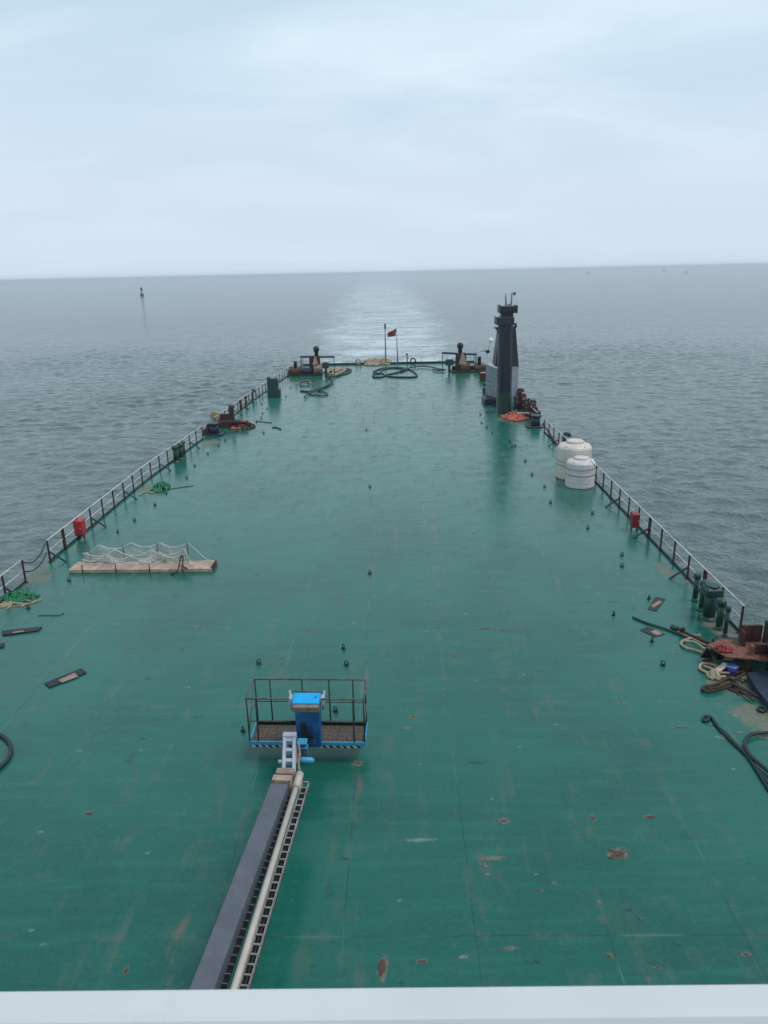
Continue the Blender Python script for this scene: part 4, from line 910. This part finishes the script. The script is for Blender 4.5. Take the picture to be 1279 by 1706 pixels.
# ------------------------------------------------------------------ stern winches
def winch(yb, base, drums, head, body, beige, bar, gbox, bol, label, extra=()):
    Y = P((base[0]+base[1])/2, yb).y
    q = (PY((base[0]+base[1])/2, yb, Y).x, Y+.8, 0)
    w = thing('mooring_winch', label, 'winch', q, group='rusty stern winches')
    b = PYbox(MB(), base[0], base[1], yb-2.6, yb, Y, 2.2, .05); PYbox(b, base[0]+1, base[1]-1, yb-11, yb-2.6, Y+1.5, .5, .05); local(b, q).build('bed', m_black, w)
    for x0, x1, yt, ybm, mm in drums:
        a = PY(x0, yt, Y); c = PY(x1, ybm, Y); R = (a.z-c.z)/2; L = c.x-a.x
        b = MB(); prof = [(R*1.12, 0), (R*1.12, .08), (R*.9, .09)]
        k = 9
        for i in range(k):
            prof += [(R*.9, .1+(L-.2)*i/k), (R*.97, .1+(L-.2)*(i+.5)/k)]
        prof += [(R*.9, L-.09), (R*1.12, L-.08), (R*1.12, L)]
        b.lathe(prof, (a.x, Y+.1+R, (a.z+c.z)/2), 20, 'X'); local(b, q).build('drum', mm, w)
    x0, x1, yt, yl = head; a = PY(x0, yt, Y+1); c = PY(x1, yl, Y+1); R = (c.x-a.x)/2
    b = MB(); zc = (a.z+c.z)/2; xc = (a.x+c.x)/2
    b.lathe([(R*.3, zc+R*.95), (R*.75, zc+R*.75), (R, zc+R*.1), (R*.85, zc-R*.5), (R*.62, zc-R*.95), (R*.6, PY(x0, body[2]+2, Y+1).z)][::-1], (xc, Y+1, 0), 14)
    local(b, q).build('ventilator_head', m_black, w)
    x0, x1, yt, yl = body; b = MB(); a = PY(x0, yt, Y+1); c = PY(x1, yl, Y+1)
    b.box(((a.x+c.x)/2, Y+1, (a.z)/2), (c.x-a.x, .8, a.z), bev=.06); local(b, q).build('gear_case', m_rust, w)
    bx = MB(); t0 = PY(beige[0], beige[2], Y+.5); t1_ = PY(beige[1], beige[3], Y+.5); L = t1_.x-t0.x
    bx.add([(t0.x+L*.35, Y+.55, t0.z), (t0.x+L*.6, Y+.55, t0.z), (t1_.x, Y+.3, t1_.z), (t0.x, Y+.3, t1_.z), (t0.x+L*.35, Y+.9, t0.z), (t0.x+L*.6, Y+.9, t0.z), (t1_.x, Y+.9, t1_.z), (t0.x, Y+.9, t1_.z)],
           [(3, 2, 1, 0), (0, 1, 5, 4), (1, 2, 6, 5), (4, 7, 3, 0), (2, 3, 7, 6)]); local(bx, q).build('brake_lever_plate', m_beige, w)
    b = MB().tube([PY(bar[0], bar[2], Y+1.6), PY(bar[1], bar[3], Y+1.6)], .13, 8); local(b, q).build('shaft_bar', m_slate, w)
    b = MB()
    for xx in (bar[0]+1, bar[1]-1):
        v = PY(xx, bar[2], Y+1.6); b.tube([(v.x, Y+1.6, 0), (v.x, Y+1.6, v.z)], .05, 6)
    local(b, q).build('bar_support', m_slate, w)
    x0, x1, yt, yl = gbox; a = PY(x0, yt, Y+.6); c = PY(x1, yl, Y+.6)
    g_ = MB(); g_.box(((a.x+c.x)/2, Y+.8, (a.z+c.z)/2), (c.x-a.x, .7, a.z-c.z), bev=.05)
    g_.box(((a.x+c.x)/2, Y+.8, c.z/2), (.3, .3, c.z)); local(g_, q).build('control_box', m_green, w)
    x0, x1, yt, yl = bol; a = PY(x0, yt, Y+.5); c = PY(x1, yl, Y+.5); b = MB()
    b.lathe([((c.x-a.x)/2, .3), ((c.x-a.x)/2*.9, a.z-.15), ((c.x-a.x)/2*1.1, a.z-.1), ((c.x-a.x)/2, a.z)], ((a.x+c.x)/2, Y+.5, 0), 12); local(b, q).build('bitt', m_black, w)
    return w
winch(621, (752, 812), [(768, 783.5, 605.5, 620, m_drum), (791, 805, 607.5, 620, m_drum)], (761, 772, 571, 581), (759, 776, 588, 604), (764, 778, 589, 607),
      (736, 794, 588, 590.5), (742, 755, 599, 608.5), (796, 801.5, 594, 605), 'rusty stern winch with two brown drums left of the tower')
winch(627, (478, 536), [(482, 500, 612.5, 626, m_drum), (503, 518, 613, 626, m_navy), (522, 536, 608, 624, m_beige)], (521, 532, 577, 586.5), (515, 533, 593, 609), (520, 530, 594, 607),
      (500, 557, 594.5, 594.5), (537, 547.5, 604, 613.5), (489, 495, 602, 612), 'rusty stern winch with three drums in the left stern corner')
for x, yb, lb in ((597, 608, 'white ring buoy at the left end of the stern rope heap'), (688, 607, 'dark roller ring on the stern edge right of the flag')):
    q = P(x, yb); ring = [(.34*math.cos(a), 0, .42+.34*math.sin(a)) for a in [2*PI*i/18 for i in range(18)]]
    o = MB().tube(ring, .10, 8, closed=True).build('ring_buoy' if x < 600 else 'fairlead_ring', m_ropec if x < 600 else m_navy, loc=(q.x, 106.6, .05)); tag(o, lb, 'ring')
q = (PY(678, 605, 107).x, 107, 0); g = thing('stern_post', 'short dark post with round head on the stern right of the flag', 'post', q)
zt = PY(678, 589, 107).z; MB().tube([(0, 0, 0), (0, 0, zt)], .07, 8).build('post', m_slate, g); MB().lathe([(.05, zt-.25), (.16, zt-.15), (.14, zt)], n=10).build('head', m_slate, g)
# flagpoles
FY2 = 106.9; a = PY(642.5, 605, FY2)
fp = thing('flagpole', 'thick grey flagpole on the stern, the left one', 'flagpole', (a.x, FY2, 0))
ztp = PY(642.5, 540, FY2).z; MB().tube([(0, 0, 0), (0, 0, ztp*.5), (0, 0, ztp)], [.12, .10, .07], 8).build('pole', m_lattice, fp)
MB().lathe([(.10, ztp-.7), (.12, ztp-.3), (.12, ztp), (.05, ztp+.1)], n=8).build('pole_lamp', m_slate, fp)
c = PY(662.5, 605, FY2); tp = PY(660, 546, FY2)
st2 = thing('flag_staff', 'thin slanted flag staff with a red flag on the stern', 'flag staff', (c.x, FY2, 0))
MB().tube([(0, 0, 0), (tp.x-c.x, 0, tp.z)], [.10, .045], 8).build('staff', m_lattice, st2)
z1 = PY(650, 580, FY2).z
MB().tube([(a.x-c.x, 0, z1), (-.15, 0, z1)], .03, 6).build('cross_bar', m_lattice, st2)
# red flag flying to the left of the staff
n1, n2 = 14, 8; fl = MB(); v = []
for i in range(n1+1):
    for j in range(n2+1):
        u, w = i/n1, j/n2
        hoist_t, hoist_b = (660, 546.5), (658.5, 560); fly_t, fly_b = (645, 554.5), (645.5, 561.5)
        tx = hoist_t[0]+(fly_t[0]-hoist_t[0])*u; ty = hoist_t[1]+(fly_t[1]-hoist_t[1])*u**.8
        bx_ = hoist_b[0]+(fly_b[0]-hoist_b[0])*u; by = hoist_b[1]+(fly_b[1]-hoist_b[1])*u
        yy = FY2+.18*math.sin(u*9+w*2)*u
        q_ = PY(tx+(bx_-tx)*w, ty+(by-ty)*w, yy); v.append((q_.x-c.x, yy-FY2, q_.z))
fl.add(v, [(i*(n2+1)+j, (i+1)*(n2+1)+j, (i+1)*(n2+1)+j+1, i*(n2+1)+j+1) for i in range(n1) for j in range(n2)], True)
o = fl.build('flag', m_flag, st2)
sol = o.modifiers.new('thick', 'SOLIDIFY'); sol.thickness = .01

# ------------------------------------------------------------------ boom lift
def lerp(a, b, t): return a+(b-a)*t
BZ = .55                                    # basket floor above deck
bl0 = P(416, 1240, BZ); br0 = P(609, 1242, BZ)
Wd = (br0-bl0).length; bang = math.atan2((br0-bl0).y, (br0-bl0).x)
lift = thing('boom_lift', 'blue work basket on a long grey telescopic boom reaching over the near deck', 'boom lift', ((bl0+br0)/2)[:2]+(0,), bang)
Minv = Matrix.Rotation(-bang, 3, 'Z'); org = Vector(((bl0+br0)/2)[:2]+(0,))
def L(v): return Minv @ (Vector(v)-org)
hw = Wd/2; BD = .92; BH = 1.42
z0 = BZ
b = MB(); nb = 24
for i in range(nb): b.box((-hw+Wd*(i+.5)/nb, BD/2, z0), (Wd/nb-.02, BD-.06, .02))
for j in range(5): b.box((0, .12+j*(BD-.24)/4, z0-.012), (Wd-.08, .03, .03))
b.build('basket_floor', m_floor, lift)
MB().box((0, BD, z0+.05), (Wd, .03, .17), bev=.01).build('rear_toe_board', m_black, lift)  # black, unlike the cyan near and side boards
b = MB(); b.box((0, 0, z0+.02), (Wd, .05, .17), bev=.01)
for sx in (-1, 1): b.box((sx*(hw-.015), BD/2, z0+.05), (.03, BD-.06, .17))
b.build('toe_board', m_cyan, lift)
# hazard stripes on the near toe board
sb = MB(); sd = MB()
for x0, x1 in ((-hw+.10, -.30), (.35, hw-.12)):
    n = int((x1-x0)/.085)
    for i in range(n):
        xa = x0+(x1-x0)*i/n; xe = (x1-x0)/n
        vs = [(xa, -.0275, z0-.065), (xa+xe, -.0275, z0-.065), (xa+xe-.06, -.0275, z0+.005), (xa-.06, -.0275, z0+.005)]
        (sb if i % 2 else sd).add(vs, [(0, 1, 2, 3)])
sb.build('hazard_stripe', m_black, lift); sd.build('pale_stripe', m_rail, lift)
def cr(pts, r=.021, name='rail'): MB().tube(pts, r, 8).build(name, m_cage, lift)
th = z0+BH
ovh = .16
cr(smooth([(-hw+.03, BD, th), (-hw+.22, BD, th+.02), (0, BD, th+.02), (hw-.2, BD, th+.02), (hw-.03, BD, th)], 3), .026, 'top_rail')
cr([(-hw+.03, BD, th), (-hw-.03, BD*.5, th), (-hw+.0, 0, th-.02)], .024, 'top_rail'); cr([(hw-.03, BD, th), (hw+.02, BD*.5, th), (hw-.02, 0, th-.02)], .024, 'top_rail')
cr([(-hw, 0, th-.02), (-.42, 0, th-.02)], .024, 'top_rail'); cr([(.42, 0, th-.02), (hw-.02, 0, th-.02)], .024, 'top_rail')
cr([(-hw, 0, z0+.72), (-.4, 0, z0+.72)], .018, 'middle_rail'); cr([(.4, 0, z0+.72), (hw, 0, z0+.72)], .018, 'middle_rail')
cr([(-hw+.03, BD, z0+.74), (hw-.03, BD, z0+.74)], .018, 'middle_rail')
for sx in (-1, 1): cr([(sx*hw, 0, z0+.72), (sx*(hw-.02), BD, z0+.74)], .018, 'middle_rail')
for x, y in ((-hw+.01, 0), (-hw+.25, 0), (hw-.30, 0), (hw-.02, 0), (-hw+.04, BD), (-hw+.45, BD), (-.22, BD), (.52, BD), (hw-.38, BD), (hw-.04, BD)):
    MB().tube([(x, y, z0), (x, y, th)], .020, 8).build('upright', m_coam, lift)
cr([(-hw, .05, z0+.35), (-hw+.03, BD*.9, th-.1)], .016, 'diagonal')
console_z = th-.22
# control console and mast in the middle
b = MB(); b.box((.06, .06, z0+.56), (.64, .34, 1.12), bev=.02); b.build('mast_housing', mat('mast_blue', (.012, .10, .27, 1), .4, var=.25, scale=5, dirt=(.015, .05, .11, 1), dirt_amt=.4), lift)
b = MB(); b.box((.02, -.115, z0+.50), (.34, .02, .42), bev=.008); b.build('mast_panel', m_blued, lift)
cb = MB(); rot = Matrix.Rotation(-.35, 3, 'X')
cb.box((.03, .05, console_z+.02), (.70, .42, .20), bev=.02, rot=Matrix.Rotation(.25, 3, 'X')); cb.build('console_body', m_boomw, lift)
cb = MB(); cb.box((.03, .09, console_z+.16), (.72, .36, .05), bev=.015, rot=Matrix.Rotation(.32, 3, 'X')); con = cb.build('console_lid', m_blueb, lift)
MB().lathe([(.022, 0), (.022, .015)], (.27, .10, console_z+.19), 10).build('lid_latch', m_black, con)
for sx in (-1, 1):
    b = MB(); b.box((.03+sx*.42, .12, console_z+.10), (.10, .22, .24), bev=.03); b.tube([(.03+sx*.42, .12, console_z-.2), (.03+sx*.46, .25, console_z+.3)], .03, 6); b.build('console_bracket', m_jib, lift)
cr([(-.36, .33, console_z+.22), (.42, .33, console_z+.22)], .020, 'grab_bar')
b = MB()
for k in range(4):
    b.tube(smooth([(-.15+.04*k, -.02, z0+1.05), (-.10+.05*k, -.16, z0+.55), (.02+.06*k, -.18, z0+.35), (-.02+.05*k, -.14, z0+.12), (.0, -.25, z0+.05)], 5), .018, 6)
b.build('cable', m_black, lift)
b = MB(); b.box((.10, -.10, z0+.18), (.26, .16, .20), bev=.03); b.build('valve_block', m_blued, lift)
# jib head, rotator
def seg(p0, p1, w, h, up=Vector((0, 0, 1))):
    d = (p1-p0); Ld = d.length; x = d.normalized(); side = x.cross(up).normalized(); u = side.cross(x)
    M = Matrix((x, -side, u)).transposed(); bb = MB(); bb.box((p0+p1)/2, (Ld, w, h), rot=M, bev=.015); return bb, M
jt = L(P(482, 1232, 1.02)); jb = L(P(481, 1290, 1.02))
for s in (-1, 1):
    off = Vector((s*.125, 0, 0)); bb, M = seg(jt+off, jb+off, .085, .18); bb.build('jib_side', m_jib, lift)
b = MB()
for t in (.06, .36, .66, .96):
    c_ = lerp(jt, jb, t); b.box(c_, (.18, .13, .12))
b.build('jib_rung', m_jib, lift)
b = MB(); b.box(lerp(jt, jb, 0)+Vector((.0, .06, .04)), (.36, .18, .20), bev=.02); b.build('jib_head', m_jib, lift)
c_ = L(P(503, 1237, 1.0)); MB().box(c_+Vector((0, 0, .02)), (.26, .24, .08), bev=.02).build('rotator_cap', m_cyan, lift); b = MB(); b.box(c_+Vector((.02, -.02, -.22)), (.26, .24, .30), bev=.03); b.build('rotator', m_blue, lift)
b = MB(); c_ = L(P(500, 1262, .85)); b.box(c_, (.26, .34, .22), bev=.03); b.build('rotator_bracket', m_black, lift)
c_ = L(P(510, 1267, .9)); MB().lathe([(.06, -.17), (.085, -.1), (.085, .12), (.05, .2)], c_, 12, 'X').build('motor', m_cyan, lift)
b = MB(); b.tube(smooth([L(P(497, 1240, 1.0)), L(P(499, 1256, 1.0)), L(P(497, 1272, 1.0)), L(P(500, 1292, 1.05))], 5), .035, 8); b.tube(smooth([L(P(492, 1243, 1.0)), L(P(494, 1262, 1.0)), L(P(490, 1280, 1.05))], 5), .025, 8); b.build('hose', m_boomw, lift)
MB().lathe([(.05, -.1), (.05, .1)], L(P(470, 1269, 1.0)), 10, 'X').build('pivot_pin', m_jib, lift)
# boom: mid line given at two stations, carried on past the frame to the turntable
def st_line(xa, ya, xb, yb, z, ext):
    a, b_ = L(P(xa, ya, z)), L(P(xb, yb, z)); return a, a+(b_-a)*ext
a0, a1 = st_line(466, 1316, 346, 1637, 1.30, 1.75)
bb, M = seg(a0, a1, .40, .36); bb.build('boom_section', m_boomg, lift)
c0_, c1_ = st_line(478, 1286, 467, 1318, 1.22, 1.0)
bb, M = seg(c0_, c1_+(c1_-c0_)*.3, .30, .26); bb.build('boom_tip', m_boomw, lift)
bb, M = seg(L(P(477, 1291, 1.28)), L(P(474, 1300, 1.28)), .42, .40); bb.build('boom_collar', m_boomw, lift)
bb, M = seg(L(P(472, 1303, 1.31)), L(P(469, 1312, 1.31)), .44, .42); bb.build('boom_collar', m_wood, lift)
t0_, t1_ = st_line(499, 1292, 393, 1637, 1.28, 1.70)
MB().tube([t0_, lerp(t0_, t1_, .5), t1_], .065, 12).build('hose_tube', m_beigeT, lift)
MB().tube([t0_+Vector((0, .05, 0)), lerp(t0_, t1_, .05)], .095, 12).build('tube_socket', m_beigeT, lift)
# dark bracket bay between boom and tube
d0, d1 = st_line(484, 1316, 374, 1637, 1.14, 1.7)
bb, M = seg(d0, d1, .13, .06); bb.build('tray_floor', m_black, lift)
b = MB(); N = 46
for i in range(N):
    c_ = lerp(d0, d1, (i+.5)/N); c_.z = 1.19
    x = (d1-d0).normalized(); M = Matrix((x, Vector((-x.y, x.x, 0)), Vector((0, 0, 1)))).transposed()
    b.box(c_, (.022, .16, .07), rot=M)
b.build('tray_rung', m_boomg, lift)
e0, e1 = st_line(509, 1305, 409, 1637, 1.20, 1.72)
b = MB(); N = 44; x = (e1-e0).normalized(); sd_ = Vector((-x.y, x.x, 0)); M = Matrix((x, sd_, Vector((0, 0, 1)))).transposed()
for s in (-1, 1):
    for i in range(N):
        c_ = lerp(e0, e1, (i+.5)/N)+sd_*s*.075; b.box(c_, ((e1-e0).length/N*.93, .02, .09), rot=M)
for i in range(0, N): b.box(lerp(e0, e1, i/N)+Vector((0, 0, .03)), (.03, .15, .03), rot=M)
b.build('cable_carrier', m_chain, lift)
MB().tube([lerp(e0, e1, .02), e1], .03, 6).build('carrier_hose', m_black, lift)
bb, M = seg(lerp(e0, e1, .0)+Vector((0, 0, -.09)), e1+Vector((0, 0, -.09)), .17, .03); bb.build('carrier_tray', m_black, lift)
# chassis under the bridge front, outside the frame
base = a1; M0 = Matrix.Rotation(0, 3, 'Z')
b = MB(); b.box((base.x, base.y-.3, 1.0), (1.5, 2.2, .9), bev=.08); b.build('turntable', m_blue, lift)
b = MB(); b.box((base.x, base.y-.2, .45), (1.6, 2.8, .35), bev=.05); b.build('chassis', m_boomg, lift)
for sx in (-1, 1):
    for sy in (-1, 1):
        MB().lathe([(.30, -.15), (.40, -.12), (.40, .12), (.30, .15)], (base.x+sx*.95, base.y-.2+sy*.95, .40), 20, 'X').build('wheel', m_tyre, lift)

# ------------------------------------------------------------------ bridge front below the camera and its white ledge
e0_ = P(-60, 1645, CH-1.05); e1_ = P(1339, 1631.4, CH-1.05)
dx = (e1_-e0_); ang = math.atan2(dx.y, dx.x); Lm = 15.0; mid_ = (e0_+e1_)/2
br = thing('bridge_front', 'white painted ledge at the very bottom with the unseen bridge wall under it', 'bridge', (mid_.x, mid_.y, 0), ang)
zl = CH-1.05
prof = [(0, -.30), (.0, -.012), (-.008, 0.0), (-.045, .0), (-.056, -.004), (-.062, -.014), (-.075, -.07), (-.085, -.12), (-.40, -.13), (-.40, -.30)]
b = MB(); n = len(prof)
b.add([(x, y, zl+z) for x in (-Lm/2, Lm/2) for y, z in prof], [tuple(range(n)), tuple(range(2*n-1, n-1, -1))]+[(i, i+n, (i+1) % n+n, (i+1) % n) for i in range(n)])
b.build('ledge', m_white, br)
MB().box((0, -.25, (zl-.3)/2), (Lm, .2, zl-.3)).build('wall', m_white, br)  # unseen wall under the ledge, added to dim skylight on the near deck

# ------------------------------------------------------------------ buoy and far boats
q = P(236.5, 493, SEA); by = thing('channel_buoy', 'small dark channel buoy floating far off on the left', 'buoy', q)
s = q.y/FPX
MB().lathe([(2.4*s, -.5), (3.2*s, .2), (3.2*s, 2.2*s), (2.0*s, 4.0*s)], n=16).build('float', m_slated, by)
b = MB()
for a in range(3):
    an = a*2.09; b.tube([(1.8*s*math.cos(an), 1.8*s*math.sin(an), 3.6*s), (.7*s*math.cos(an), .7*s*math.sin(an), 10*s)], .35*s, 5)
b.build('lattice_tower', m_slate, by)
MB().lathe([(1.0*s, 7*s), (1.9*s, 10*s), (1.9*s, 12*s), (.9*s, 13.4*s)], n=10).build('lantern', m_slate, by)
for x, y, lb, w in ((979, 455.5, 'tiny faint boat on the horizon, left of three', 4), (1106, 452, 'tiny faint boat on the horizon, middle of three', 4), (1143, 455, 'tiny faint boat on the horizon, right of three', 3)):
    q = P(x, y, SEA); s = q.y/FPX
    t_ = thing('distant_boat', lb, 'boat', q, group='faint boats on the horizon')
    b = MB(); b.loft([[(-w*.4*s, -w*.15*s, -.3), (w*.4*s, -w*.15*s, -.3), (w*.4*s, w*.15*s, -.3), (-w*.4*s, w*.15*s, -.3)], [(-w*.5*s, -w*.18*s, 1.1*s), (w*.6*s, -w*.02*s, 1.3*s), (w*.6*s, w*.02*s, 1.3*s), (-w*.5*s, w*.18*s, 1.1*s)]]); b.build('boat_hull', m_slated, t_)
    b = MB(); b.box((-.5*s, 0, 2*s), (w*.35*s, w*.2*s, 2*s), bev=.1); b.build('wheelhouse', m_slate, t_)
for x, y in ((590, 503), (602, 514)):
    q = P(x, y, SEA); s = q.y/FPX
    o = MB().lathe([(.4*s, -.2), (.9*s, .2*s), (.8*s, 1.0*s), (.2*s, 1.3*s)], n=10).build('net_float', m_slated, loc=q)
    tag(o, 'tiny dark float in the wake, the %s of two' % ('farther left' if x < 600 else 'nearer right'), 'float', 'dark floats in the wake')

# ------------------------------------------------------------------ camera
cam = bpy.data.cameras.new('camera'); co = bpy.data.objects.new('camera', cam); COL.objects.link(co)
M = Matrix((RR, UU, -F)).transposed().to_4x4(); M.translation = EYE; co.matrix_world = M
cam.sensor_fit = 'VERTICAL'; cam.sensor_height = 36; cam.lens = 36*FPX/1706.0
cam.clip_start = .05; cam.clip_end = 60000
cam.dof.use_dof = True; cam.dof.focus_distance = 30; cam.dof.aperture_fstop = 9.0
scene.camera = co
scene.view_settings.view_transform = 'Standard'; scene.view_settings.look = 'None'
scene.view_settings.exposure = .22; scene.view_settings.gamma = 1
scene.cycles.max_bounces = 6; scene.cycles.volume_bounces = 1
